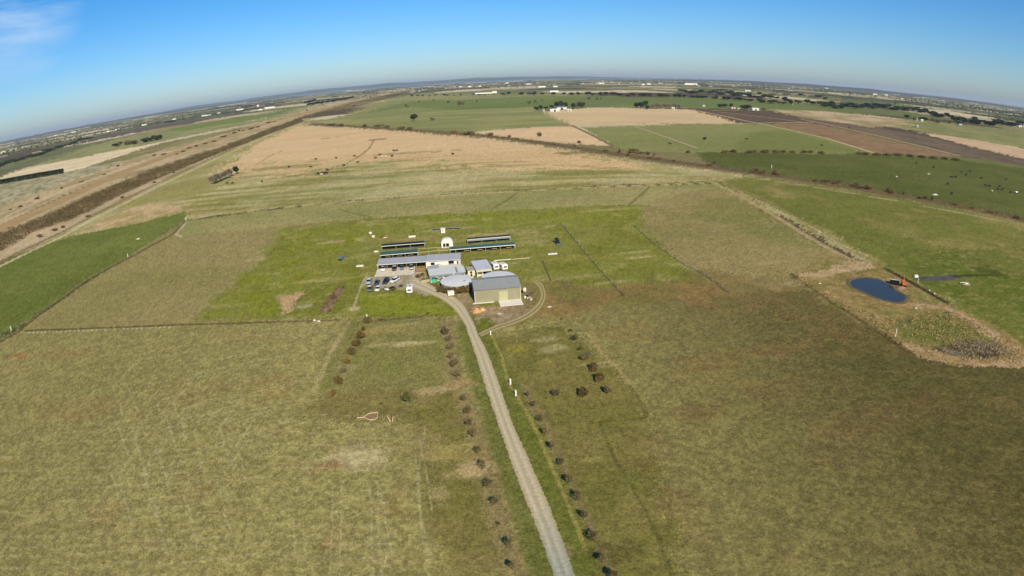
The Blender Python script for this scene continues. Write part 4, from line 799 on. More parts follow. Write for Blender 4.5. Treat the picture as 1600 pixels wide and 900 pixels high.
shoot('plank_pile', [('board_layer', MB().box(-1.0, 1.0, -.35, .35, 0, .25), M['pale_wood']), ('top_board', MB().box(-.9, .8, -.2, .2, .251, .34), M['white'])], gp(602, 371.5), .1, 'short white board pile left of the white trough', 'boards')
shoot('plank_pile', [('board_layer', MB().box(-1.0, 1.0, -.4, .4, 0, .35), M['black']), ('top_board', MB().box(-.6, .7, -.2, .2, .351, .45), M['wood'])], gp(596.5, 370.5), .2, 'dark board pile beside a shorter white one', 'boards')
shoot('plank_pile', [('board_layer', MB().box(-1.0, 1.0, -.4, .4, 0, .4), M['white']), ('top_board', MB().box(-.9, .8, -.25, .25, .401, .5), M['cream'])], gp(588, 393.5), .05, 'white block of boards at the left end of the green shelter', 'boards')
shoot('concrete_slab_stack', [('slab', MB().box(-1.6, 1.6, -.6, .6, 0, .3), M['concrete']), ('top_slab', MB().box(-1.4, 1.5, -.5, .5, .301, .5), M['cream'])], gp(562.5, 416), .1, 'white slab stack on the green grass left of the carport', 'slabs')
for px, py, lb_ in [(579, 366, 'upper round cream tub on the grass behind the shelters'), (583.5, 371.5, 'lower round cream tub on the grass behind the shelters')]:
    t = thing('round_tub', gp(px, py), 0, lb_, 'tub'); MB().lathe([(0, 0), (.6, 0), (.85, .4), (.85, 1.0), (.6, 1.3), (0, 1.4)], 18).build('shell', M['cream'], t, True); MB().lathe([(.3, 1.38), (.3, 1.5), (0, 1.52)], 10).build('lid', M['black'], t)
shoot('target_board', [('board', MB().slab([(-.9, -1.4, .5), (.9, -1.4, .5), (.9, 1.6, 2.4), (-.9, 1.6, 2.4)], .08), M['black']), ('base', MB().box(-1.3, 1.3, -2.0, -1.3, 0, .5), M['blue_cloth']), ('leg', MB().box(-.8, -.7, 1.4, 1.5, 0, 2.2), M['post']), ('leg', MB().box(.7, .8, 1.4, 1.5, 0, 2.2), M['post'])], gp(871, 380.5), .35, 'black board tilted on a blue-grey base right of the shelters', 'target board')
shoot('target_board', [('board', MB().slab([(-.8, -1.2, .4), (.9, -1.2, .4), (.9, 1.0, 1.6), (-.8, 1.0, 1.6)], .08), M['blue_cloth']), ('base', MB().box(-1.0, 1.0, -1.9, -1.2, 0, .4), M['black']), ('arm', MB().tube((.4, .8, 1.3), (3.0, 2.6, .5), .07), M['black'])], gp(534, 405), -.3, 'blue tilted board with a dark arm on the bright grass at left', 'target board')
def beam(name, p0, p1, w, h, m, label, cat):
    a = Vector(G(*p0)); b_ = Vector(G(*p1)); L = (b_ - a).length; t = thing(name, a.to_3d(), math.atan2(b_.y - a.y, b_.x - a.x), label, cat)
    return t, L
t, L = beam('steel_truss', (848, 408), (861, 439), .3, .3, None, 'long dark steel truss lying on the grass right of the tanks', 'truss')
for y, z in ((-.25, .1), (.25, .1), (0, .55)): MB().tube((0, y, z), (L, y, z), .07).build('chord', M['wood'], t)
lat = MB(); k = int(L / 1.2)
for i in range(k): lat.tube((i * L / k, -.25, .1), ((i + .5) * L / k, 0, .55), .04); lat.tube(((i + .5) * L / k, 0, .55), ((i + 1) * L / k, .25, .1), .04)
lat.build('lattice', M['black'], t)
t, L = beam('long_plank', (772, 407.5), (827, 403.3), .3, .3, None, 'long pale timber kerb on the grass behind the white caravans', 'kerb')
MB().box(0, L * .48, -.22, .22, 0, .28).build('timber', M['cream'], t); MB().box(L * .5, L, -.18, .18, 0, .22).build('timber', M['pale_wood'], t)
shoot('stake', [('shaft', MB().box(-.12, .12, -.12, .12, 0, 1.5), M['black']), ('cap', MB().box(-.25, .25, -.2, .2, 1.501, 1.75), M['black'])], gp(646, 363), 0, 'black stake standing on the grass above the white trough', 'stake')
def post(px, py, h, w, m, label, grp=None):
    t = thing('post', gp(px, py), .2, label, 'post', grp); MB().box(-w, w, -w, w, 0, h).build('shaft', m, t, bevel=.02); MB().box(-w * 1.25, w * 1.25, -w * 1.25, w * 1.25, h, h + .07).build('cap', M['white'], t); return t
post(797.5, 600.5, 1.5, .19, M['white'], 'upper of two white posts right of the driveway')
post(806, 618.5, 1.5, .18, M['white'], 'lower of two white posts right of the driveway')
post(766.5, 523, 1.2, .16, M['white'], 'white post where the wheel track leaves the driveway')
post(574, 500, 1.9, .22, M['cream'], 'cream post behind the topmost round bush')
post(1398.5, 526, 2.6, .14, M['cream'], 'tall pale post in the tan reeds below the pond')
post(1279, 367, 2.4, .14, M['cream'], 'pale post on the right paddock fence line')
post(1205.5, 263, 3.0, .22, M['cream'], 'pale post beside the scrubby diagonal drain')
post(200, 401, 1.6, .2, M['cream'], 'pale post halfway along the left paddock fence')
post(291, 345, 1.8, .24, M['cream'], 'pale post at the far left corner of the paddock')
post(18, 516, 1.7, .2, M['cream'], 'pale post at the near left corner of the paddock')
post(1434, 442, 1.8, .1, M['cream'], 'thin pale post between the white trough and the ditch')

# outline of timbers shaped like a leaf round a bare bed
pts = [(568, 652.5), (576, 647), (581.5, 645.8), (590.5, 645), (590, 653), (586, 656), (577, 656.5)]
t = thing('garden_bed', gp(580, 651.5), 0, 'leaf-shaped garden bed edged with pale timber on the near left grass', 'garden bed')
c0 = Vector(G(580, 651.5)); P_ = [Vector(G(*p)) - c0 for p in pts]
MB().add([(p.x * .97, p.y * .97, .05) for p in P_], [tuple(range(len(P_)))[::-1]]).build('soil', mat('bed_soil', (152, 124, 86), .95, .25, 2, .05), t)
for i in range(len(P_)):
    a, b_ = P_[i], P_[(i + 1) % len(P_)]; MB().tube((a.x, a.y, .14), (b_.x, b_.y, .12), .11, n=6).build('edging_log', M['pale_wood'], t)
q0 = P_[0]; q1 = Vector(G(558, 653.3)) - c0; MB().tube((q0.x, q0.y, .1), (q1.x, q1.y, .1), .13).build('stem_log', M['pale_wood'], t)
t = thing('log_pile', gp(611.5, 659), .3, 'few grey logs stacked upright right of the leaf-shaped bed', 'log pile')
for dx, dy, z, m in [(-.7, .9, 1.2, 'pale_wood'), (-.2, 1.2, 1.5, 'wood'), (.35, 1.0, 1.1, 'black'), (.6, .5, .9, 'pale_wood')]: MB().tube((dx * .3, 0, .02), (dx, dy, z), .14, .09).build('log', M[m], t)

# ------------------------------------------------------------------ foliage
def leafmat(name, a, b, scale=1.6, c=None):
    m = bpy.data.materials.new(name); m.use_nodes = True; n = m.node_tree.nodes; l = m.node_tree.links; p = n['Principled BSDF']; p.inputs['Roughness'].default_value = .8; p.inputs['Specular IOR Level'].default_value = .1
    t = n.new('ShaderNodeTexCoord'); z = n.new('ShaderNodeTexNoise'); z.inputs['Scale'].default_value = scale; z.inputs['Detail'].default_value = 3
    r = n.new('ShaderNodeValToRGB'); r.color_ramp.elements[0].position = .36; r.color_ramp.elements[1].position = .64
    r.color_ramp.elements[0].color = (*alb(a), 1); r.color_ramp.elements[1].color = (*alb(b), 1)
    oi = n.new('ShaderNodeObjectInfo'); hv = n.new('ShaderNodeHueSaturation'); mr = n.new('ShaderNodeMapRange'); mr.inputs[3].default_value = .82; mr.inputs[4].default_value = 1.2
    l.new(t.outputs['Object'], z.inputs[0]); l.new(z.outputs['Fac'], r.inputs[0]); l.new(r.outputs[0], hv.inputs['Color']); l.new(oi.outputs['Random'], mr.inputs[0]); l.new(mr.outputs[0], hv.inputs['Value']); l.new(hv.outputs[0], p.inputs['Base Color'])
    return m
LM = {'brown': leafmat('leaf_brown', (98, 84, 50), (124, 108, 68)), 'russet': leafmat('leaf_russet', (132, 104, 52), (154, 126, 70)), 'olive': leafmat('leaf_olive', (96, 86, 52), (130, 116, 74)),
      'green': leafmat('leaf_green', (76, 78, 38), (104, 104, 58)), 'dark': leafmat('leaf_dark', (52, 66, 44), (78, 88, 56), .25), 'grey': leafmat('twig_grey', (118, 108, 92), (150, 138, 116), .5),
      'scrub': leafmat('leaf_scrub', (104, 88, 62), (140, 118, 84), .12), 'scrub_green': leafmat('leaf_scrub_green', (84, 84, 52), (112, 106, 66), .12), 'pine': leafmat('leaf_pine', (40, 56, 40), (60, 76, 50), .25)}
def crown_mesh(name, m, n, lobes, leaf, seed, rx=1.0, rz=1.0, zc=1.0, shell=.45, up=0.0):
    """crown of a few hundred leaf clumps gathered in uneven lobes; unit sized about z = zc"""
    r = np.random.RandomState(seed); L = []
    for i in range(lobes):
        d = r.normal(size=3); d /= np.linalg.norm(d); L.append((d * r.uniform(.25, .62), r.uniform(.38, .6)))
    k = r.randint(0, lobes, n); c = np.array([L[i][0] for i in k]); R = np.array([L[i][1] for i in k])
    d = r.normal(size=(n, 3)); d /= np.linalg.norm(d, axis=1)[:, None]; p = c + d * (R * (shell + (1 - shell) * r.rand(n) ** .5))[:, None]
    p = p * [rx, rx, rz] + [0, 0, zc]; p[:, 2] = np.maximum(p[:, 2], .03)
    a = r.normal(size=(n, 3)); a[:, 2] += up; a /= np.linalg.norm(a, axis=1)[:, None]; b = np.cross(a, r.normal(size=(n, 3))); b /= np.linalg.norm(b, axis=1)[:, None]
    s = leaf * r.uniform(.6, 1.3, n)[:, None]; a *= s; b *= s * r.uniform(.35, .8, n)[:, None]
    V = np.stack([p - a - b * .4, p - b, p + a * .9 + b * .2, p + b], 1).reshape(-1, 3); F = np.arange(4 * n).reshape(n, 4)
    return quadmesh(name, V, F, m)
def limb_mesh(name, m, seed, h=1.0, r0=.05, n=5, spread=.55, twigs=0, base=.25):
    r = random.Random(seed); b = MB(); b.tube((0, 0, -.02), (r.uniform(-.04, .04), r.uniform(-.04, .04), h * .6), r0, r0 * .6, 7)
    for i in range(n):
        a = 6.28 * i / n + r.uniform(-.4, .4); z0 = h * r.uniform(base, .6); e = spread * r.uniform(.6, 1.1); p1 = (math.cos(a) * e * .6, math.sin(a) * e * .6, z0 + h * .28); p2 = (math.cos(a + .3) * e, math.sin(a + .3) * e, z0 + h * r.uniform(.4, .55))
        b.tube((0, 0, z0), p1, r0 * .5, r0 * .3, 5); b.tube(p1, p2, r0 * .3, r0 * .12, 4)
        for j in range(twigs):
            q_ = [p1[k] + (p2[k] - p1[k]) * r.random() for k in range(3)]; b.tube(q_, (q_[0] + r.uniform(-.25, .25), q_[1] + r.uniform(-.25, .25), q_[2] + r.uniform(.05, .3)), r0 * .12, r0 * .05, 3)
    return b.mesh(name, m)
MESH = {}
for i in range(3):
    MESH['bush', i] = (crown_mesh('bush_leaves', LM['brown'], 1500, 9, .13, 10 + i, 1.0, .72, .62, .3), limb_mesh('bush_stems', M['bark'], 20 + i, .8, .05, 6, .5, 2, .05))
    MESH['orchard', i] = (crown_mesh('sapling_leaves', LM['olive'], 560, 8, .10, 30 + i, .92, .78, 1.15, .2), limb_mesh('sapling_limbs', M['bark_pale'], 40 + i, 1.3, .06, 8, .75, 5))
    MESH['round', i] = (crown_mesh('tree_leaves', LM['dark'], 520, 8, .2, 50 + i, 1.05, .85, 1.15, .4), limb_mesh('tree_limbs', M['bark'], 60 + i, 1.3, .07, 5, .55))
    MESH['bare', i] = (crown_mesh('bare_twigs', LM['grey'], 900, 9, .10, 70 + i, .9, .95, 1.15, .15), limb_mesh('bare_limbs', M['bark_pale'], 80 + i, 1.6, .05, 8, .7, 5))
    MESH['scrub', i] = (crown_mesh('shrub_leaves', LM['scrub'], 300, 7, .16, 90 + i, 1.1, .6, .5, .35), limb_mesh('shrub_stems', M['bark'], 100 + i, .6, .05, 5, .5))
    MESH['pine', i] = (crown_mesh('pine_leaves', LM['pine'], 520, 9, .19, 110 + i, .85, 1.1, 1.1, .35), limb_mesh('pine_limbs', M['bark'], 120 + i, 1.3, .07, 5, .4))
    MESH['russet', i] = (crown_mesh('russet_leaves', LM['russet'], 800, 8, .10, 130 + i, .9, .7, .6, .2), MESH['bush', i][1])
    MESH['green', i] = (crown_mesh('green_leaves', LM['green'], 620, 9, .11, 140 + i, .95, .68, 1.3, .3), limb_mesh('green_limbs', M['bark_pale'], 150 + i, 1.3, .05, 6, .5, 2))
    MESH['greybush', i] = (crown_mesh('dusty_leaves', leafmat('leaf_dusty%d' % i, (104, 94, 66), (130, 118, 86)), 1200, 9, .12, 160 + i, .9, .8, .8, .25), MESH['orchard', i][1])
def plant(kind, loc, w, h, label, cat=None, group=None, name=None):
    """w crown width, h full height in metres"""
    k = rnd.randrange(3); lv, tr = MESH[kind, k]
    zs = {'bush': 1.33, 'orchard': 1.9, 'round': 2.0, 'bare': 2.1, 'scrub': 1.1, 'pine': 2.2, 'russet': 1.25, 'green': 1.9, 'greybush': 1.6}[kind]
    nm = name or {'bush': 'bush', 'orchard': 'tree', 'round': 'tree', 'bare': 'bare_tree', 'scrub': 'shrub', 'pine': 'pine_tree', 'russet': 'bush', 'green': 'tree', 'greybush': 'bush'}[kind]
    cat = cat or {'bush': 'bush', 'scrub': 'shrub', 'russet': 'bush', 'greybush': 'bush'}.get(kind, 'tree')
    t = thing(nm, loc, rnd.uniform(0, 6.28), label, cat, group, (w / 2, w / 2, h / zs))
    link('crown', lv, t); link('trunk', tr, t); return t
def P3(px, py): return Vector((*G(px, py), 0))

left_row = [(574.5, 505, 15, 'bush', 2.2), (568.5, 517.5, 7, 'bush', 1.3), (563.5, 529.5, 15, 'bush', 2.1), (557.5, 541, 14, 'bush', 2.0), (550, 554, 16, 'bush', 2.2), (543, 570, 12, 'russet', 1.7), (536, 584, 12, 'greybush', 1.8), (529, 600, 15, 'bush', 2.1), (521, 620, 14, 'russet', 2.0)]
what = {'bush': 'dense dark brown bush', 'russet': 'thin russet bush', 'greybush': 'dusty grey-brown bush'}
for i, (x, y, w, k, h) in enumerate(left_row): plant(k, P3(x, y - 1), w * mpp(x, y) * 1.1, h * 1.15, f'{what[k]}, {ORD[i]} from the top of the leftmost planted row', group='bushes in the leftmost planted row')
mid = [(692.5, 513, 6), (695, 523, 10), (700, 533, 10), (702, 546, 11), (704, 560.5, 10), (709, 573, 12), (714, 589, 14), (724, 628, 13), (730.5, 647, 13), (733, 667, 14), (739, 685, 14), (747, 711, 13), (752, 735, 15), (763, 763, 16), (772, 791, 16), (778, 822, 8), (793, 858, 15), (801, 893, 15)]
for i, (x, y, w) in enumerate(mid): plant('orchard' if i > 6 else 'greybush', P3(x + 1, y), w * mpp(x, y) * 1.25 * rnd.uniform(.85, 1.15), (2.6 if w > 9 else 1.1) * (.9 + .2 * rnd.random()), f'small olive-brown tree, {ORD[i]} from the top of the row left of the driveway', 'tree', 'small trees left of the driveway', name='tree')
rr = [(826, 621, 9), (834, 637, 11), (843.5, 659, 12), (852.5, 681, 14), (863, 703, 15), (875, 728, 15), (890, 756, 16), (901, 784, 16), (913, 812, 15), (926, 845, 18), (943, 880, 18), (957, 908, 19)]
for i, (x, y, w) in enumerate(rr): plant('orchard', P3(x, y), w * mpp(x, y) * 1.2 * rnd.uniform(.82, 1.15), 2.6 * (.8 + .4 * rnd.random()), f'small olive-brown tree, {ORD[i]} from the top of the row right of the driveway', 'tree', 'small trees right of the driveway')
for x, y, w, h, k, lb_ in [(877.5, 500.5, 4, .7, 'green', 'tiny green sapling alone above the curved right-hand planting'), (890.5, 519, 6, .9, 'green', 'tiny green bush at the top of the curved right-hand planting'), (898, 532.5, 12, 1.7, 'green', 'green bush, second in the curved right-hand planting'), (907, 547, 9, 1.0, 'green', 'low green bush, third in the curved right-hand planting'),
    (915, 562, 19, 2.4, 'greybush', 'widest grey-brown bush of the curved right-hand planting'), (927.5, 578.5, 15, 2.4, 'bush', 'round brown bush just below the widest one at right'), (937, 596, 15, 2.5, 'bush', 'round brown bush third from the lower end of the right planting'),
    (949.5, 615, 13, 2.4, 'greybush', 'dusty bush at the lower right corner of the right planting'), (911.5, 619, 15, 2.5, 'bush', 'brown bush in the middle of the lower right group'), (868, 619, 14, 2.3, 'greybush', 'dusty bush left of the others in the lower right group')]:
    plant(k, P3(x, y), w * mpp(x, y) * 1.1, h * 1.1, lb_, 'bush', name='bush')
plant('green', P3(636.5, 633), 19 * mpp(636, 633), 3.8, 'lone dark green tree with pale trunks left of the driveway')
plant('green', P3(596, 634), 7 * mpp(596, 634), 1.0, 'single low green bush on the grass left of the lone green tree', 'bush', name='bush')
# hedge round the left tank, shrubs by the yard
for i, (u, v, w, h, lb_) in enumerate([(-10.6, 14.6, 2.8, 2.0, 'left end of the brown hedge below the round tank'), (-8.6, 12.6, 3.0, 2.3, 'second brown hedge shrub from the left, behind the box trailer'), (-6.0, 11.6, 3.1, 2.3, 'third brown hedge shrub from the left below the round tank'), (-3.4, 11.3, 3.1, 2.6, 'fourth brown hedge shrub with the highest rounded top'), (-.9, 11.6, 3.0, 2.4, 'right end of the brown hedge next to the big shed')]):
    plant('bush', at(u, v), w * 1.15, h * 1.1, lb_, 'hedge shrub', name='hedge_shrub')
plant('bush', P3(757, 429), 17 * .25, 3.6, 'dark brown rounded shrub between the cream hut and right tank', 'shrub', name='shrub')
for x, y, w, h, k, lb_ in [(652, 433, 12, 1.2, 'scrub', 'low brown shrub at the top edge of the driveway'), (660, 431, 9, 1.6, 'greybush', 'small dusty shrub beside the timber deck'), (684, 451, 11, 1.0, 'scrub', 'low brown shrub left of the hedge, by the driveway'), (691, 440, 8, 1.8, 'bush', 'brown shrub touching the left side of the round tank'), (627, 448, 9, .9, 'green', 'low dark weeds at the gravel edge left of the caravan')]:
    plant(k, P3(x, y), w * .24, h, lb_, 'shrub', name='shrub')
for x, y, lb_ in [(595, 500, 'dark tussock left of centre on the brown edge above the garden'), (615, 491, 'dark tussock on the brown edge between garden and lawn'), (668, 490.5, 'dark tussock right of centre on the brown edge above the garden')]: plant('scrub', P3(x, y), 1.6, .6, lb_, 'tussock', name='tussock')

# big cattle paddock: leafless grove and others
for i, (x, y, w, h) in enumerate([(332, 288, 16, 9), (339, 285, 17, 10), (346, 282, 17, 10.5), (353, 279, 17, 11), (360, 275.5, 15, 10.5)]):
    plant('bare', P3(x, y), w * mpp(x, y), h, f'leafless grey tree, {ORD[i]} from the left in the grove in the cattle paddock', group='leafless grove in the cattle paddock')
plant('round', P3(369, 272.5), 10 * .72, 9, 'dark green tree at the right end of the leafless grove')
plant('round', P3(646.5, 189), 15 * 1.25, 15, 'lone dark spreading tree in the green field beyond the drain')
plant('bare', P3(676, 189), 12 * 1.2, 9, 'leafless tree right of the lone dark spreading tree')
plant('bare', P3(721, 166), 14 * 1.9, 20, 'tall leafless tree in the bright green strip below the horizon')
plant('scrub', P3(843, 213), 8, 6, 'small brown tree standing in the triangular straw field', 'tree', name='tree'); plant('scrub', P3(904.5, 224), 5, 4, 'small dark tree where straw field meets the drain', 'tree', name='tree')
plant('round', P3(1101, 220), 5, 5, 'small dark bush alone in the olive field above the drain', 'bush', name='bush')
# shrubs along the diagonal drain
r2 = random.Random(21)
dpath = [(500, 193), (600, 200.5), (720, 208.5), (800, 216), (900, 230), (1000, 245), (1100, 258), (1200, 272), (1300, 287), (1400, 304), (1500, 322), (1600, 343)]
def along(path, f):
    k = f * (len(path) - 1); i = min(int(k), len(path) - 2); t_ = k - i; return (path[i][0] * (1 - t_) + path[i + 1][0] * t_, path[i][1] * (1 - t_) + path[i + 1][1] * t_)
special = [(518, 196, 22), (532, 197, 18), (570, 198, 10), (592, 198, 20), (604, 199.5, 12), (628, 202, 16), (640, 203, 12), (712, 208.5, 8), (733, 210, 24), (766, 212, 16), (795, 215, 8), (968, 239, 6), (990, 239, 20), (1001, 240.5, 16), (1012, 242, 8), (1075, 239, 10), (1022, 243, 5), (1106, 260, 5), (1116, 256, 7), (1180, 268, 16), (1192, 271, 12), (1210, 271, 8), (1290, 284, 16), (1306, 286, 14), (1336, 291, 14), (1356, 295, 18), (1388, 300, 10), (1411, 304, 6), (1445, 311, 8), (1456, 313, 5)]
sh_ = [(x, y, w * mpp(x, y) * .9, (3.2 if x > 1000 else 5.0) * r2.uniform(.8, 1.2), 'large') for x, y, w in special]
for i in range(34):
    x, y = along(dpath, (i + r2.random()) / 34); sh_.append((x, y - .8 + r2.random() * 1.6, r2.uniform(3, 7), r2.uniform(1.2, 2.6), 'small'))
cnt = {}
for x, y, w, h, sz in sorted(sh_):
    side = 'far left' if x < 660 else 'left middle' if x < 900 else 'middle' if x < 1100 else 'right middle' if x < 1350 else 'far right'; k = (side, sz); cnt[k] = cnt.get(k, -1) + 1
    plant('scrub', P3(x, y), w, h, f'{ORD[cnt[k]]} {sz} brown shrub from left in the {side} part of the drain', group='brown shrubs along the diagonal drain')
for i, (x, y, w) in enumerate([(1134, 239, 14), (1146, 238, 12), (1170, 239, 14), (1180, 238.5, 10), (1196, 238.5, 16), (1210, 238, 14), (1224, 238.5, 12), (1240, 239, 12), (1256, 239, 12), (1268, 239, 12), (1283, 240, 12), (1342, 241, 10), (1352, 242, 14), (1368, 242.5, 16), (1386, 243, 16), (1404, 243.5, 16), (1422, 245, 14), (1440, 246.5, 14), (1458, 248, 14), (1476, 249, 14), (1494, 250.5, 14)]):
    plant('scrub', P3(x, y), w * mpp(x, y), 3.4, f"{ORD[i] if i < 11 else ORD[i - 11]} dark shrub from left in the {'left' if i < 11 else 'right'} hedge above the green field", group='dark hedge shrubs above the right green field')
# the long clipped windbreak on the left
t = thing('clipped_hedge', P3(0, 0) if False else Vector((0, 0, 0)), 0, 'long dark clipped windbreak hedge beside the cream field at the left edge', 'hedge')
hp = [(-60, 301), (0, 288), (50, 279), (99, 271)]; w0 = [Vector(G(*p)) for p in hp]; r3 = np.random.RandomState(5); V = []
for A, B in zip(w0[:-1], w0[1:]):
    L = (B - A).length; n_ = int(L * 26); f = r3.rand(n_); d = (B - A) / L; nx = Vector((-d.y, d.x)); sgn = r3.uniform(-1, 1, n_); zz = r3.rand(n_) ** .6 * 8.0; half = 4.2 - zz * .12
    p = np.array(A)[None] + np.outer(f * L, d) + np.outer(sgn * half, nx); V.append(np.column_stack([p, zz]))
V = np.concatenate(V); n_ = len(V); a = r3.normal(size=(n_, 3)); a /= np.linalg.norm(a, axis=1)[:, None]; b_ = np.cross(a, r3.normal(size=(n_, 3))); b_ /= np.linalg.norm(b_, axis=1)[:, None]
Q = np.stack([V - a * 1.1, V - b_ * .9, V + a * 1.1, V + b_ * .9], 1).reshape(-1, 3); link('foliage', quadmesh('foliage', Q, np.arange(4 * n_).reshape(-1, 4), LM['pine']), t)

# masses of scrub that nobody could count: the canal belt, reeds, grass along the fences
def mass(name, polys, per, hgt, leaf, m, label, cat, seed, flat=.6, clump=3.0, tall=1.0):
    r = np.random.RandomState(seed); out = []
    for poly in polys:
        w = np.array(W2(poly)); x0, y0 = w.min(0); x1, y1 = w.max(0)
        area = abs(sum(w[i - 1][0] * w[i][1] - w[i][0] * w[i - 1][1] for i in range(len(w)))) / 2
        k = int(min(area * per, 90000)); X = r.uniform(x0, x1, k * 8); Y = r.uniform(y0, y1, k * 8); c = pip(w, X, Y)
        X, Y = X[c][:k], Y[c][:k]; hN = fbm(X / (clump * 3), Y / (clump * 3), seed, 3); keep = hN > .40; X, Y, hN = X[keep], Y[keep], hN[keep]
        H_ = hgt * (.35 + 1.3 * np.clip((hN - .38) * 2.4, 0, 1)); out.append(np.column_stack([X, Y, H_ * r.rand(len(X)) ** .7 * tall]))
    P = np.concatenate(out); n_ = len(P); a = r.normal(size=(n_, 3)); a[:, 2] *= (2.2 if flat < .5 else 1); a /= np.linalg.norm(a, axis=1)[:, None]; b = np.cross(a, r.normal(size=(n_, 3))); b /= np.linalg.norm(b, axis=1)[:, None]
    s = leaf * r.uniform(.6, 1.3, n_)[:, None]; a = a * s; b = b * s * flat; P[:, 2] = np.maximum(P[:, 2], .05)
    Q = np.stack([P - a, P - b, P + a, P + b], 1).reshape(-1, 3); o = link(name, quadmesh(name, Q, np.arange(4 * n_).reshape(-1, 4), m)); return tag(o, label, cat, kind='stuff')
canal_belt = [[(-40, 384), (0, 368), (27, 357), (107, 324), (147, 304), (200, 282), (200, 300), (140, 331), (100, 348), (50, 364), (25, 381), (0, 394), (-40, 412)], [(200, 282), (275, 254), (350, 231), (400, 211), (470, 185), (474, 190), (400, 218), (325, 247), (275, 268), (200, 300)], [(470, 184), (540, 163), (600, 150), (640, 141), (642, 144), (600, 156), (545, 171), (474, 191)]]
mass('canal_scrub', canal_belt, 2.2, 3.2, .46, LM['scrub'], 'brown scrub belt running beside the straight canal on the left', 'scrub', 31, clump=2.2)
mass('canal_scrub', canal_belt, .9, 4.4, .5, LM['scrub_green'], 'olive-green bushes mixed through the brown belt beside the canal', 'scrub', 32, clump=5)
mass('drain_scrub', [[(485, 192), (600, 198.5), (720, 206.5), (800, 214), (900, 228), (1000, 243), (1100, 256), (1200, 270), (1300, 285), (1400, 301), (1500, 318), (1600, 339), (1700, 362), (1700, 372), (1600, 348), (1500, 326), (1400, 308), (1300, 291), (1200, 276), (1100, 262), (1000, 249), (900, 234), (800, 219), (720, 211), (600, 203), (485, 196)]], .5, 1.0, .5, leafmat('dry_weeds', (104, 86, 58), (140, 118, 82), .3), 'brown dry weeds filling the drain that crosses diagonally', 'weeds', 33)
reed = leafmat('reed_straw', (176, 150, 102), (204, 176, 126), .8)
def ringpoly(pts, w):
    W_ = [Vector(G(*p)) for p in pts]; return W_
mass('reeds', [[(1247, 431), (1290, 421), (1333, 407), (1374, 416), (1330, 420), (1275, 432), (1262, 444), (1300, 462), (1345, 487), (1385, 500), (1440, 492), (1480, 480), (1540, 512), (1610, 548), (1625, 560), (1600, 570), (1480, 570), (1440, 560), (1384, 524), (1300, 472), (1260, 446)]], 1.6, 1.2, .38, reed, 'tan reeds and long dry grass edging the pond and hollow', 'reeds', 34, flat=.3, clump=1.5)
mass('marsh_grass', [[(1405, 502), (1485, 488), (1560, 528), (1570, 548), (1520, 556), (1450, 545), (1410, 525)]], 1.2, .7, .35, leafmat('marsh_green', (104, 110, 56), (136, 128, 74), .6), 'olive marsh grass inside the ring of tan reeds', 'marsh grass', 35, flat=.3, clump=2)
mass('marsh_grass', [[(1462, 545), (1500, 531), (1560, 536), (1586, 552), (1540, 562), (1482, 556)]], 1.4, 1.0, .4, leafmat('marsh_grey', (92, 82, 60), (150, 140, 116), 1.0), 'grey-brown tangle of dead stems at the lower end of the hollow', 'dead stems', 36, flat=.25, clump=1.5)
mass('pond_weeds', [[(1318, 432), (1345, 428), (1395, 440), (1420, 450), (1425, 470), (1400, 480), (1380, 474), (1412, 470), (1412, 458), (1380, 438), (1345, 433), (1325, 438), (1330, 450), (1372, 470), (1380, 482), (1330, 462), (1312, 444)]], 1.0, .5, .3, leafmat('pond_weed', (98, 98, 56), (134, 122, 78), .8), 'short olive weeds round the edge of the pond', 'weeds', 37, flat=.3, clump=1.5)
def strip_poly(path, w):
    """strip of half-width w metres about a surveyed line, as extra polygon in photo points is not needed: work in metres"""
    return path
def grassline(name, path, w, per, hgt, m, label, seed, leaf=.3):
    r = np.random.RandomState(seed); out = []; W_ = [np.array(G(*p)) for p in path]
    for A, B in zip(W_[:-1], W_[1:]):
        L = np.linalg.norm(B - A); k = int(L * per); f = r.rand(k); d = (B - A) / L; nx = np.array([-d[1], d[0]]); p = A + np.outer(f * L, d) + np.outer(r.normal(size=k) * w / 2, nx); out.append(np.column_stack([p, r.rand(k) * hgt]))
    P = np.concatenate(out); n_ = len(P); a = r.normal(size=(n_, 3)); a[:, 2] *= 2; a /= np.linalg.norm(a, axis=1)[:, None]; b = np.cross(a, r.normal(size=(n_, 3))); b /= np.linalg.norm(b, axis=1)[:, None]; s = leaf * r.uniform(.6, 1.3, n_)[:, None]
    Q = np.stack([P - a * s, P - b * s * .3, P + a * s, P + b * s * .3], 1).reshape(-1, 3); Q[:, 2] = np.maximum(Q[:, 2], -.05); o = link(name, quadmesh(name, Q, np.arange(4 * n_).reshape(-1, 4), m)); return tag(o, label, 'grass', kind='stuff')
dryg = leafmat('dry_grass', (172, 150, 98), (200, 178, 124), .5); browng = leafmat('ditch_grass', (96, 82, 54), (140, 122, 80), .5)
grassline('long_grass', [(291, 345), (337, 335), (400, 328), (500, 319), (600, 312), (700, 305), (800, 299.5), (900, 294), (1000, 289.5), (1116, 285.5)], 1.0, 12, .7, dryg, 'pale long grass along the far paddock fence', 41)
grassline('long_grass', [(1116, 286), (1150, 302), (1190, 325), (1250, 362), (1300, 391), (1330, 407)], 1.2, 14, .8, dryg, 'pale long grass along the right paddock fence', 42)
grassline('ditch_grass', [(0, 534), (30, 517), (60, 493), (100, 465), (140, 436), (200, 404), (270, 366), (288, 347)], 1.1, 14, .6, browng, 'dark brown grass in the ditch along the left paddock fence', 43)
grassline('ditch_grass', [(35, 517), (100, 515), (180, 512), (270, 508), (350, 506), (430, 503)], .6, 10, .4, browng, 'dark brown grass in the ditch across the front of the left paddock', 44)
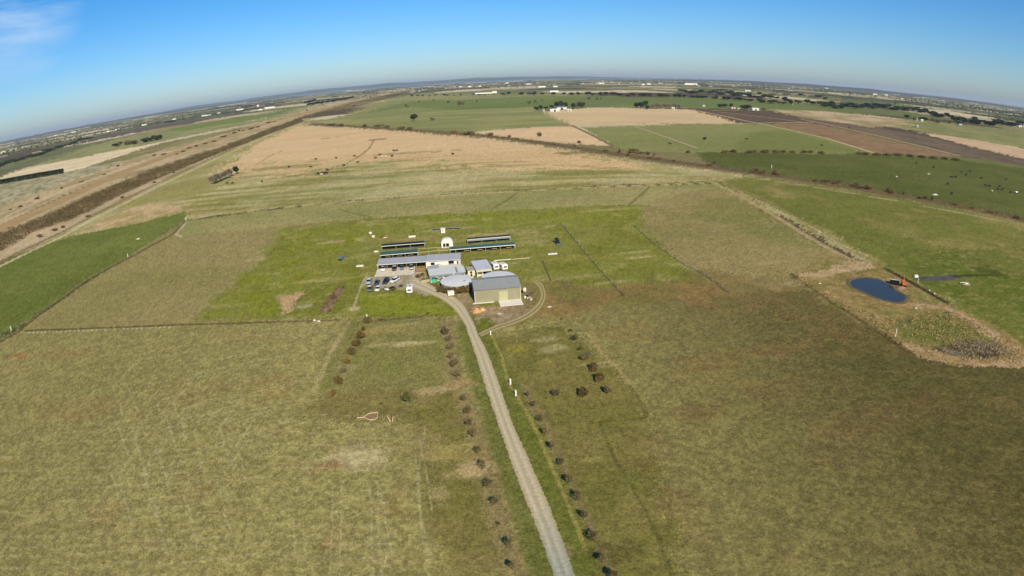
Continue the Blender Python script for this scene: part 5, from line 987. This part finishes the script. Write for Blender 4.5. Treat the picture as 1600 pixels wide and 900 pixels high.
grassline('ditch_grass', [(1386, 422), (1430, 445), (1480, 474)], 1.0, 22, .8, leafmat('rush_green', (62, 66, 34), (104, 104, 58), .6), 'dark rushes in the short ditch right of the pond', 45)
grassline('ditch_grass', [(1090, 424), (1108, 434), (1140, 459)], .7, 16, .5, leafmat('rush_brown', (96, 92, 60), (150, 138, 96), .6), 'brown rushes in the short ditch in the right paddock', 46)
grassline('ditch_grass', [(500, 488), (512, 470), (530, 447)], 1.1, 26, .4, leafmat('dug_weeds', (92, 76, 56), (148, 128, 96), .8), 'dark weeds on the dug strip left of the parked cars', 47)

# ------------------------------------------------------------------ fences
def fence(path, label, step=9.0, h=1.15, w=.07):
    W_ = [Vector(G(*p)) for p in path]; a0 = W_[0]; t = thing('fence', a0.to_3d(), 0, label, 'fence'); pm_ = MB().box(-w, w, -w, w, 0, h).mesh('post', M['post']); wr = MB()
    for A, B in zip(W_[:-1], W_[1:]):
        L = (B - A).length; n_ = max(1, int(L / step)); d = (B - A) / n_
        for i in range(n_): p = A + d * i - a0; link('post', pm_, t).location = (p.x, p.y, 0)
        for z in (.35, .7, 1.05): wr.tube((A.x - a0.x, A.y - a0.y, z), (B.x - a0.x, B.y - a0.y, z), .012, n=3)
    wr.build('wires', M['metal'], t)
fence([(291, 345), (400, 328), (500, 319), (600, 312), (700, 305), (800, 299.5), (900, 294), (1000, 289.5), (1116, 285.5)], 'post and wire fence along the far side of the paddock')
fence([(1117, 286), (1150, 302), (1190, 325), (1250, 362), (1300, 391), (1330, 407)], 'post and wire fence along the right side of the paddock')
fence([(291, 346), (200, 404), (140, 436), (100, 465), (60, 493), (25, 514)], 'post and wire fence along the left side of the paddock')
fence([(878, 350), (910, 390), (945, 430), (976, 464)], 'short dark fence line right of the shelters', 6); fence([(990, 352), (1025, 384), (1070, 414), (1100, 430), (1143, 462)], 'longer dark fence line dividing green grass from brown paddock', 6)
fence([(1000, 251), (1100, 265), (1200, 280), (1300, 296), (1400, 313), (1500, 331), (1600, 353)], 'post and wire fence beside the diagonal drain', 10)
0 and fence([(766, 522), (785, 560), (797, 600), (822, 640), (862, 715), (905, 810), (925, 880)], 'low wire fence between driveway verge and right row of trees', 5, .9, .05)

# ------------------------------------------------------------------ pond machinery
t = thing('excavator', gp(1411.5, 447), -.4, 'orange excavator standing at the right bank of the pond', 'excavator', None, .85)
for s in (-1, 1): MB().prismy([(-.25, .12), (.25, .12), (.25, .75), (-.25, .75)], -1.5, 1.5).build('track', M['black'], t, bevel=.12).location = (s * .95, 0, 0)
MB().box(-1.1, 1.1, -1.4, 1.2, .8, 1.9).build('body', M['orange'], t, bevel=.1)
c_ = MB().box(-1.05, -.1, -.2, 1.25, 1.9, 2.9).build('cab', M['orange'], t, bevel=.06); MB().box(-1.0, -.15, 1.255, 1.28, 2.0, 2.8).build('window', M['glass'], c_)
MB().tube((.3, 1.0, 1.6), (.3, 2.6, 3.9), .24, .2, 8).build('boom', M['orange'], t); MB().tube((.3, 2.6, 3.9), (.3, 3.9, 2.2), .18, .14, 8).build('arm', M['orange'], t); MB().prism([(3.5, 1.4), (4.3, 1.2), (4.4, 2.2), (3.8, 2.3)], -.2, .8).build('bucket', M['black'], t)
t = thing('steel_skip', gp(1397, 444), -.5, 'black open steel bin with white rim on the pond bank', 'bin')
MB().add([(-1.5, -1.0, 0), (1.5, -1.0, 0), (1.5, 1.0, 0), (-1.5, 1.0, 0), (-1.9, -1.2, 1.5), (1.9, -1.2, 1.5), (1.9, 1.2, 1.5), (-1.9, 1.2, 1.5)], [(0, 3, 2, 1), (0, 1, 5, 4), (1, 2, 6, 5), (2, 3, 7, 6), (3, 0, 4, 7)]).build('body', M['black'], t)
MB().box(-1.95, 1.95, 1.1, 1.3, 1.45, 1.6).build('rim', M['white'], t); MB().box(1.8, 2.0, -1.2, 1.2, 1.45, 1.6).build('rim', M['post'], t)
heap('spoil_heap', 1408, 450, 7, 3.2, .7, mat('pond_spoil', (150, 122, 98), .95, .2, 2, .06), 'pinkish-brown spoil heap below the orange excavator', 'spoil heap', 12)
shoot('concrete_trough', [('trough', MB().box(-.9, .9, -.6, .6, 0, .8), M['white']), ('lid', MB().box(-.5, .6, -.3, .3, .801, 1.1), M['cream'])], gp(1431, 433), -.2, 'white trough on the green grass above the short ditch', 'trough')
t = thing('beached_dinghy', gp(1508, 445), -.35, 'pale small dinghy lying on the green grass right of the pond', 'dinghy')
MB().add([(-2.2, 0, .1), (-1.2, -.7, .1), (1.8, -.7, .1), (1.8, .7, .1), (-1.2, .7, .1), (-2.8, 0, .7), (-1.3, -1.0, .7), (2.0, -1.0, .7), (2.0, 1.0, .7), (-1.3, 1.0, .7)], [(0, 4, 3, 2, 1), (0, 1, 6, 5), (1, 2, 7, 6), (2, 3, 8, 7), (3, 4, 9, 8), (4, 0, 5, 9)]).build('hull', M['cream'], t)
MB().box(-.2, .2, -.9, .9, .5, .56).build('seat', M['wood'], t); MB().box(-1.9, -.6, .1, .7, .45, .55).build('foredeck', M['black'], t)
heap('rock', 1460, 460, 1.8, 1.3, .8, M['rock'], 'white boulder in the short ditch right of the pond', 'rock', 14); heap('rock', 1452, 454, 1.3, .8, .5, M['rock'], 'smaller pale rock up the ditch from the white boulder', 'rock', 15)
heap('rock', 1431, 481.5, 1.4, .9, .4, M['rock'], 'pale flat rock at the upper edge of the tan reeds', 'rock', 16); heap('rock', 1281, 443, 1.8, .7, .4, mat('reed_heap', (214, 190, 140), .9), 'pale straw lump at the left tip of the reeds', 'straw lump', 17)
heap('rock', 216, 373.5, 3.4, 2.2, .6, M['rock'], 'pale rubble mound in the green field left of the paddock', 'rubble mound', 18); heap('rock', 1461, 304.5, 6.5, 3, 1.0, M['rock'], 'pale rubble mound at the near edge of the right green field', 'rubble mound', 19); heap('rock', 1451, 272, 3.5, 3, .7, M['rock'], 'pale mound in the middle of the right green field', 'mound', 20)
t = thing('farm_implement', gp(1588, 302), .2, 'white and black farm implement at the right edge of the green field', 'farm machine')
MB().box(-2.2, 1.0, -1.0, 1.0, .6, 1.8).build('body', M['white'], t, bevel=.15); MB().box(1.05, 3.4, -.8, .8, .5, 1.2).build('hopper', M['black'], t, bevel=.1); MB().box(-4.6, -2.25, -.12, .12, .5, .7).build('drawbar', M['black'], t)
for s in (-1, 1): MB().tube((0, s * 1.02, .5), (0, s * 1.25, .5), .5, n=14).build('wheel', M['tyre'], t)

# ------------------------------------------------------------------ cattle
def cow_mesh(name, m, graze):
    me = bpy.data.meshes.new('skeleton'); hz_ = .35 if graze else 1.35
    V = [(0, 0, 1.02), (0, .55, 1.08), (0, -.6, 1.05), (0, .95, 1.15), (0, 1.28, .85 if graze else 1.4), (0, 1.55, hz_), (0, -.85, 1.12), (0, -.98, .6)]
    E_ = [(0, 1), (0, 2), (1, 3), (3, 4), (4, 5), (2, 6), (6, 7)]; R = [.40, .38, .37, .25, .15, .11, .16, .04]
    for s in (-1, 1):
        for b_, y in ((1, .6), (2, -.65)):
            i = len(V); V += [(s * .22, y, .72), (s * .24, y + (.02 if y > 0 else -.08), .42), (s * .24, y, .02)]; E_ += [(b_, i), (i, i + 1), (i + 1, i + 2)]; R += [.17, .09, .06]
    i = len(V); V += [(.16, 1.2, hz_ + .18), (-.16, 1.2, hz_ + .18)]; E_ += [(4, i), (4, i + 1)]; R += [.04, .04]
    me.from_pydata(V, E_, []); o = bpy.data.objects.new('tmp', me); C.objects.link(o); o.modifiers.new('skin', 'SKIN')
    for k, r_ in enumerate(R): me.skin_vertices[0].data[k].radius = (r_, r_)
    me.skin_vertices[0].data[0].use_root = True; s_ = o.modifiers.new('sub', 'SUBSURF'); s_.levels = 1; s_.render_levels = 1
    bpy.context.view_layer.update(); ev = o.evaluated_get(bpy.context.evaluated_depsgraph_get()); out = bpy.data.meshes.new_from_object(ev); out.name = name; out.materials.clear(); out.materials.append(m)
    bpy.data.objects.remove(o); return out
cm = mat('black_hide', (34, 30, 28), .8, .25, 2); cw_ = mat('white_hide', (200, 190, 176), .8, .2, 2)
CM = [cow_mesh('grazing_cow', cm, True), cow_mesh('standing_cow', cm, False)]; CWm = cow_mesh('pale_cow', cw_, False)
def cow(px, py, label, group, pale=False, sc=1.25):
    o = link('cow', CWm if pale else CM[rnd.randrange(2)]); o.location = P3(px, py); o.rotation_euler = (0, 0, rnd.choice([1.2, 1.9, -1.3, 1.57]) + rnd.uniform(-.4, .4)); o.scale = (sc,) * 3; tag(o, label, 'cow', group)
for i, (x, y) in enumerate(sorted([(355, 287.5), (363, 287.5)])): cow(x, y, f'{ORD[i]} black cow from left beside the leafless grove in the cattle paddock', 'two cows beside the leafless grove')
cow(409.5, 285, 'black cow alone to the right of the leafless grove', None)
for i, (x, y) in enumerate(sorted([(498, 273), (505, 273), (510, 272), (511, 267)])): cow(x, y, f'{ORD[i]} black cow from left in the tight group on the damp green patch', 'black cows on the damp patch', sc=1.5)
cow(503, 274.5, 'pale cow in the middle of the black cows on the damp patch', None, True, 1.5)
for i, (x, y) in enumerate(sorted([(452, 262), (486, 262), (494, 250), (525.5, 248), (554, 245), (537, 260), (559, 255)])): cow(x, y, f'{ORD[i]} black cow from left scattered on the left half of the straw-coloured pasture', 'black cows on the left half of the straw pasture', sc=1.4)
for i, (x, y) in enumerate(sorted([(594, 243), (587, 248), (613, 245), (615.5, 236.5), (619.5, 236.5)])): cow(x, y, f'{ORD[i]} black cow from left by the worn path in the straw-coloured pasture', 'black cows by the worn path', sc=1.5)
for i, (x, y) in enumerate(sorted([(597, 246), (603, 246)])): cow(x, y, f'{ORD[i]} pale cow from left by the worn path in the straw-coloured pasture', 'pale cows by the worn path', True, 1.4)
cow(708, 242, 'black cow alone on the right half of the straw pasture', None, sc=1.5)
for i, (x, y) in enumerate(sorted([(1431.5, 256), (1459, 262.5)])): cow(x, y, f'{ORD[i]} black cow from left in the upper middle of the right green field', 'two cows in the upper middle of the green field', sc=1.5)
for i, (x, y) in enumerate(sorted([(1487, 278), (1493, 278), (1509, 274.5), (1502, 270), (1516, 269), (1533, 279.5), (1481, 289), (1572, 281.5), (1540, 291.5), (1546, 292), (1562, 292.5), (1559, 297), (1566, 297.5), (1579, 302), (1487, 304)])): cow(x, y, f'{ORD[i]} black cow from left in the herd at the right end of the green field', 'black herd at the right end of the green field', sc=1.35)
for i, (x, y) in enumerate(sorted([(1401, 278), (1550, 300)])): cow(x, y, f'{ORD[i]} pale cow from left in the right green field near the black herd', 'pale cows in the right green field', True)
for i, (x, y) in enumerate(sorted([(1284, 228.5), (1167, 218.5), (1047, 226)])): cow(x, y, f'{ORD[i]} black cow from left grazing alone in the olive field above the drain', 'lone cows in the olive field', sc=1.6)
cow(699 + 628, 200.5, 'black cow at the track in the brown field on the right', None, sc=1.8)

# ------------------------------------------------------------------ farmsteads and far buildings
RM = {'white': M['white'], 'blue': mat('far_roof_blue', (104, 122, 150), .5, .1, .2), 'red': mat('far_roof_red', (140, 100, 84), .7, .1, .2), 'grey': M['roof_grey'], 'cream': M['cream']}
def barn(px, py, wpx, roof, label, h=4.5, depth=None, wall='white', rz=None, ope=True):
    m_ = mpp(px, py); w = max(4, wpx * m_); d = depth or max(6, min(w * .6, 18)); t = thing('farm_building', P3(px, py), math.radians(8) if rz is None else rz, label, 'building')
    MB().prism([(0, 0), (d, 0), (d, h), (d / 2, h * 1.33), (0, h)], -w / 2, w / 2).build('wall', RM[wall], t)
    MB().slab([(-w / 2 - .3, -.4, h + .05), (w / 2 + .3, -.4, h + .05), (w / 2 + .3, d / 2, h * 1.33 + .15), (-w / 2 - .3, d / 2, h * 1.33 + .15)], .15).slab([(-w / 2 - .3, d / 2, h * 1.33 + .15), (w / 2 + .3, d / 2, h * 1.33 + .15), (w / 2 + .3, d + .4, h + .05), (-w / 2 - .3, d + .4, h + .05)], .15).build('roof', RM[roof], t)
    if ope:
        MB().box(-w * .12, w * .12, -.08, -.01, 0, h * .8).build('door', M['dark'], t)
        for s in (-1, 1): MB().box(s * w * .33 - .8, s * w * .33 + .8, -.06, -.01, 1.0, 2.4).build('window', M['dark'], t)
    return t
for a in [(867, 174, 15, 'white', 'long white shed in the tree-ringed farmstead above the straw field', 4), (878, 171, 16, 'blue', 'blue-grey roofed house among the trees of the farmstead', 5), (890, 173.5, 7, 'cream', 'small white shed right of the blue-grey roofed house', 3.5), (850, 174.5, 3.4, 'cream', 'tiny cream shed at the left end of the farmstead', 3),
          (1146, 170, 7, 'red', 'small red-roofed house between the dark farm trees at right of centre', 4), (1155, 171.5, 5, 'cream', 'tiny cream shed left of the big dark round tree', 3), (1181, 172.5, 12, 'white', 'white shed right of the big dark round tree', 4.5), (1010, 171, 4, 'cream', 'tiny cream shed under the grey-brown farm trees', 3.5), (1052, 170.5, 5, 'cream', 'small cream shed at the right end of the grey-brown farm trees', 3.5), (1100, 167, 4, 'cream', 'lonely cream shed at the end of the green strip', 3.5),
          (1432, 188, 5, 'white', 'white house among the dark trees at the right, left of its twin', 5), (1441, 190, 4.5, 'white', 'second white house among the dark trees at the right', 4.5), (1434, 199, 3.5, 'cream', 'small cream shed in the open below the two white houses', 3.5), (1501, 196, 5, 'grey', 'grey shed in the grass right of the two white houses', 3.5), (1594, 199, 6, 'white', 'white house at the right edge before the dark wood', 5),
          (866, 144, 14, 'white', 'white shed just above the long hedgerow left of centre', 6), (757, 146.5, 30, 'white', 'very long white glasshouse left along the hedgerow', 5), (773, 145.5, 7, 'white', 'white packing shed at the right end of the long glasshouse', 8), (847, 136.5, 12, 'cream', 'pale houses row on the brown plain near the horizon', 8), (868, 136, 7, 'grey', 'grey house right of the pale row near the horizon', 8), (826, 132, 9, 'white', 'small white building left on the horizon plain', 8), (940, 131, 9, 'white', 'white barn below the horizon straight above the straw field', 9),
          (1080, 132.5, 22, 'white', 'long white factory below the horizon right of centre', 12), (1005, 133, 5, 'cream', 'small cream house on the horizon plain', 8), (1014, 132, 6, 'cream', 'cream house right of a smaller one on the horizon plain', 8), (1169, 143, 10, 'white', 'white shed in front of the dark wood right of centre', 6), (734, 136, 5, 'white', 'small white house left on the brown horizon plain', 8), (720, 136.5, 5, 'cream', 'cream house on the brown horizon plain', 8), (750, 135.5, 4, 'white', 'tiny white house right on the brown horizon plain', 8), (792, 130.5, 6, 'white', 'white building left of the horizon centre', 10),
          (421, 169, 17, 'white', 'long white shed left of the canal near the dark pines', 6), (407, 172, 6, 'cream', 'cream house left of the long white shed', 5), (403, 166.5, 3, 'white', 'white silo-like shed left of the long white shed', 10), (498, 160, 16, 'white', 'white glasshouse in front of the dark pine belt', 4), (322, 181, 15, 'white', 'white glasshouse on the left plain', 5), (342, 177.5, 5, 'cream', 'cream house right of the left glasshouse', 6), (375, 172, 12, 'cream', 'pale building in front of the left far wood', 7), (272, 187, 6, 'cream', 'cream shed on the brown left plain', 6), (225, 196, 8, 'cream', 'pale shed in the middle of the left plain', 6), (183, 203, 8, 'white', 'white shed on the left plain above the brown field', 5), (168, 206, 6, 'cream', 'cream shed left of a white one on the left plain', 5),
          (5, 238, 6, 'white', 'white house at the very left edge', 5), (86, 212, 7, 'cream', 'pale building in the trees near the left horizon', 6), (115, 207, 8, 'cream', 'cream building near the left horizon', 8), (545, 142, 9, 'white', 'white building left of the canal near the horizon', 9), (1291, 138, 8, 'cream', 'pale building on the right horizon plain', 8), (1368, 148, 10, 'cream', 'cream buildings on the plain before the far right ridge', 9), (1385, 149, 7, 'cream', 'small cream building right of the larger cream one', 8), (1237, 163, 4, 'cream', 'cream shed hidden at the wood left of the right plain', 4)]:
    px, py, w, rf_, lb_, h = a; barn(px, py, w * .95, rf_ if rf_ != 'white' else 'white', lb_, h, ope=mpp(px, py) < 3)
# trees round the farmsteads
FT = [(838.5, 173, 10, 10, 'round'), (845, 172, 8, 12, 'round'), (853, 171, 9, 8, 'round'), (862, 169.5, 8, 9, 'round'), (870, 168, 11, 15, 'round'), (877, 167.5, 12, 17, 'round'), (884, 168, 9, 14, 'round'), (896, 170, 8, 15, 'round'), (901, 169, 9, 19, 'bare'), (906, 169, 7, 16, 'round'), (911, 169.5, 9, 16, 'round')]
for i, (x, y, w, h, k) in enumerate(FT): plant(k, P3(x, y), w * mpp(x, y), h, f'{ORD[i]} dark tree from left round the blue-roofed farmstead', group='trees round the blue-roofed farmstead')
for i, (x, y, w, h, k) in enumerate([(994, 169, 10, 14, 'round'), (1001, 169.5, 12, 16, 'round'), (1008, 168, 11, 18, 'round'), (1012, 171, 9, 10, 'round')]): plant(k, P3(x, y), w * mpp(x, y), h, f'{ORD[i]} dark tree from left beside the grey-brown farm trees', group='dark trees left of the grey-brown farm trees')
for i, x in enumerate((1019, 1026, 1033, 1040, 1047, 1054, 1061)): plant('bare', P3(x, 170), 11 * mpp(x, 170), 15 + i % 3, f'{ORD[i]} grey-brown leafless tree from left in the long farm clump', group='grey-brown leafless farm trees')
for i, (x, y, w, h, k) in enumerate([(1125, 169, 9, 12, 'round'), (1132, 169, 10, 13, 'round'), (1142, 168, 7, 12, 'round'), (1160, 170.5, 9, 11, 'round'), (1166, 172.5, 16, 15, 'round'), (1193, 172, 8, 6, 'scrub')]): plant(k, P3(x, y), w * mpp(x, y), h, f'{ORD[i]} dark tree from left at the farm with the white shed', group='dark trees at the right-of-centre farm', name='tree', cat='tree')
r4 = random.Random(44)
def belt(path, n, w, h, kinds, label, group, jy_=.8):
    for i in range(n):
        f = (i + r4.uniform(.1, .9)) / n; x, y = along(path, f); y += r4.uniform(-jy_, jy_); m_ = mpp(x, y); k = r4.choice(kinds)
        st_ = '' if n <= 16 else (' left part of', ' middle part of', ' right part of')[min(2, 3 * i // n)]
        j = i if n <= 16 else i - -(-n * min(2, 3 * i // n) // 3); sz = {'round': 'round', 'pine': 'pointed', 'bare': 'leafless', 'scrub': 'low brown'}[k]
        noun = 'shrub' if 'shrub' in label else 'tree'
        plant(k, P3(x, y), r4.uniform(*w) * m_, r4.uniform(*h), f"{sz} {noun}, {ORD[j]} from left in the{st_} {label}", group=group, cat=noun, name=noun)
belt([(780, 148.5), (900, 148), (1000, 150.5), (1080, 152), (1160, 158), (1240, 164)], 46, (8, 16), (9, 16), ['round', 'round', 'pine'], 'hedgerow beyond the bright strip', 'trees of the long hedgerow')
belt([(638, 151), (700, 149.5), (780, 148.5)], 13, (4, 9), (5, 11), ['round'], 'hedgerow left of the long glasshouse', 'trees left of the long glasshouse', .4)
belt([(1060, 146), (1130, 148), (1200, 155), (1290, 166), (1310, 168)], 34, (11, 20), (11, 19), ['round', 'pine', 'round'], 'loose wood right of centre', 'trees of the loose wood right of centre', 2.4)
belt([(1110, 142), (1160, 146), (1260, 152), (1290, 155)], 16, (8, 14), (10, 18), ['round', 'bare'], 'back row of the loose wood', 'trees at the back of the loose wood', 1.5)
belt([(1310, 168), (1380, 168), (1440, 176), (1500, 190), (1560, 196), (1610, 196)], 44, (12, 23), (13, 20), ['round', 'pine', 'pine'], 'thick wood near right edge', 'trees of the thick wood at right', 2.6)
belt([(1415, 185), (1450, 190), (1500, 195)], 8, (6, 11), (7, 12), ['round', 'scrub'], 'trees near the two white houses', 'trees near the two white houses', 1.5)
belt([(482, 165), (520, 159), (552, 153)], 20, (9, 12), (13, 17), ['pine'], 'pine belt left of canal', 'pines of the straight belt', .5)
belt([(478, 162), (492, 158)], 5, (8, 11), (16, 20), ['pine'], 'clump behind the pine belt', 'tall pines behind the belt', .5)
belt([(175, 230), (200, 226), (215, 224)], 8, (7, 12), (9, 13), ['round', 'scrub'], 'left clump by the cream field', 'left clump by the cream field', 1)
belt([(222, 223), (240, 220), (252, 218)], 9, (8, 13), (10, 15), ['round', 'pine'], 'right clump by the cream field', 'right clump by the cream field', 1)
belt([(-10, 262), (30, 252), (80, 236), (145, 215)], 30, (10, 18), (8, 13), ['round', 'scrub', 'round'], 'long belt at left edge', 'trees of the long belt at the left edge', 2.2)
belt([(330, 170), (360, 168), (395, 166)], 12, (7, 12), (12, 18), ['round', 'pine'], 'far wood left of the long white shed', 'far wood on the left', .8)
belt([(258, 192), (275, 190)], 4, (6, 9), (8, 12), ['round'], 'clump by the brown left field', 'trees at the brown field on the left', .6)
belt([(270, 243), (300, 231), (345, 217), (372, 205), (400, 199), (430, 190)], 16, (5, 12), (2, 4), ['scrub'], 'shrubs on the straw canal bank', 'shrubs on the bank left of the canal', 1.5)
belt([(5, 335), (50, 317), (135, 281), (200, 257), (280, 236)], 9, (5, 12), (1.5, 3), ['scrub'], 'shrubs on the rough left strip', 'shrubs on the rough strip left of the canal', 3)
belt([(60, 372), (95, 357), (110, 352), (250, 281), (280, 266)], 7, (5, 10), (1.6, 3), ['scrub'], 'shrubs at the canal scrub edge', 'shrubs at the near edge of the canal scrub', .7)

# distant woods and hedges that read as one mass
r5 = np.random.RandomState(9); blobs = []
def wood(path, n, spread, h):
    for i in range(n):
        x, y = along(path, r5.rand()); y = y + r5.uniform(-spread, spread); X, Y, Z = ray(x, y)
        if Z > -.0045: continue
        gx_, gy_ = G(x, y); blobs.append((gx_, gy_, h * r5.uniform(.6, 1.2)))
horiz = [(0, 226), (100, 204), (200, 183), (300, 168), (400, 156), (500, 144), (600, 138), (700, 131.5), (800, 128), (900, 124), (1000, 124.5), (1100, 126.5), (1200, 131), (1300, 136), (1400, 145), (1500, 156), (1600, 173)]
wood(horiz, 900, 1.4, 14); wood([(x, y + 3.5) for x, y in horiz], 900, 1.8, 12); wood([(x, y + 8) for x, y in horiz], 420, 2.5, 10); wood([(x, y + 15) for x, y in horiz if x < 420 or x > 1180], 260, 5, 9)
wood([(960, 127), (1100, 129), (1220, 134)], 340, 1.6, 15); wood([(1180, 131), (1400, 150), (1600, 180)], 600, 4, 13); wood([(0, 240), (150, 207), (330, 175)], 300, 5, 10); wood([(640, 140), (760, 137)], 60, 1.5, 10)
for j in range(34):                                               # straight shelter belts, near-parallel to the paddocks
    x, y = along(horiz, r5.rand()); y += r5.uniform(3, 16); X, Y, Z = ray(x, y)
    if Z > -.006: continue
    g0 = np.array(G(x, y)); d = np.array([math.cos(a0), math.sin(a0)]) if r5.rand() < .7 else np.array([-math.sin(a0), math.cos(a0)]); L = r5.uniform(150, 500)
    for k in range(int(L / 9)): p = g0 + d * k * 9; blobs.append((p[0], p[1], r5.uniform(6, 11)))
B_ = np.array(blobs); nb = len(B_); K_ = 12
c = np.repeat(B_, K_, 0); n_ = len(c); wd = c[:, 2:3] * .75; off = r5.normal(size=(n_, 3)) * .42; P = np.column_stack([c[:, 0], c[:, 1], c[:, 2] * .55]) + off * np.column_stack([wd, wd, c[:, 2:3] * .6]); P[:, 2] = np.maximum(P[:, 2], .8)
a = r5.normal(size=(n_, 3)); a /= np.linalg.norm(a, axis=1)[:, None]; b = np.cross(a, r5.normal(size=(n_, 3))); b /= np.linalg.norm(b, axis=1)[:, None]; s = c[:, 2:3] * .26
tag(link('distant_woodland', quadmesh('distant_woodland', np.stack([P - a * s, P - b * s, P + a * s, P + b * s], 1).reshape(-1, 3), np.arange(4 * n_).reshape(-1, 4), LM['dark'])), 'far-off dark woods and shelter belts along the horizon', 'woodland', kind='stuff')
hb_ = MB(); r6 = random.Random(3)
town = thing('distant_town', Vector((0, 0, 0)), 0, 'scattered white specks of far-off roofs along the horizon', 'town'); town['kind'] = 'stuff'
for i in range(150):
    x, y = along(horiz, r6.random()); y += r6.uniform(-.3, 9); X, Y, Z = ray(x, y)
    if Z > -.006: continue
    gx_, gy_ = G(x, y); w, d, h = r6.uniform(5, 18), r6.uniform(5, 9), r6.uniform(3, 5.5)
    hb_.add([(gx_ + u_, gy_ + v_, z_) for z_ in (0, h) for u_, v_ in ((-w, -d), (w, -d), (w, d), (-w, d))] + [(gx_ - w, gy_, h * 1.35), (gx_ + w, gy_, h * 1.35)], [(0, 1, 5, 4), (1, 2, 6, 5), (2, 3, 7, 6), (3, 0, 4, 7), (4, 5, 9, 8), (6, 7, 8, 9), (5, 6, 9), (7, 4, 8)])
hb_.build('roofs', mat('town_roofs', (206, 204, 196), .7, .35, .002, rgb2=(132, 124, 116)), town)

# ------------------------------------------------------------------ haze: one closed box of thin even air round the camera and the whole scene
hm = bpy.data.materials.new('haze'); hm.use_nodes = True; n = hm.node_tree.nodes; n.clear(); ho = n.new('ShaderNodeOutputMaterial'); hv_ = n.new('ShaderNodeVolumePrincipled')
hv_.inputs['Color'].default_value = (.70, .76, .80, 1); hv_.inputs['Density'].default_value = 3.2e-5; hv_.inputs['Anisotropy'].default_value = 0.0
hm.node_tree.links.new(hv_.outputs[0], ho.inputs['Volume'])
hz_o = MB().box(-98000, 98000, -98000, 98000, -3, 190).build('haze', hm); tag(hz_o, 'thin pale haze over the plain', 'haze', kind='stuff')
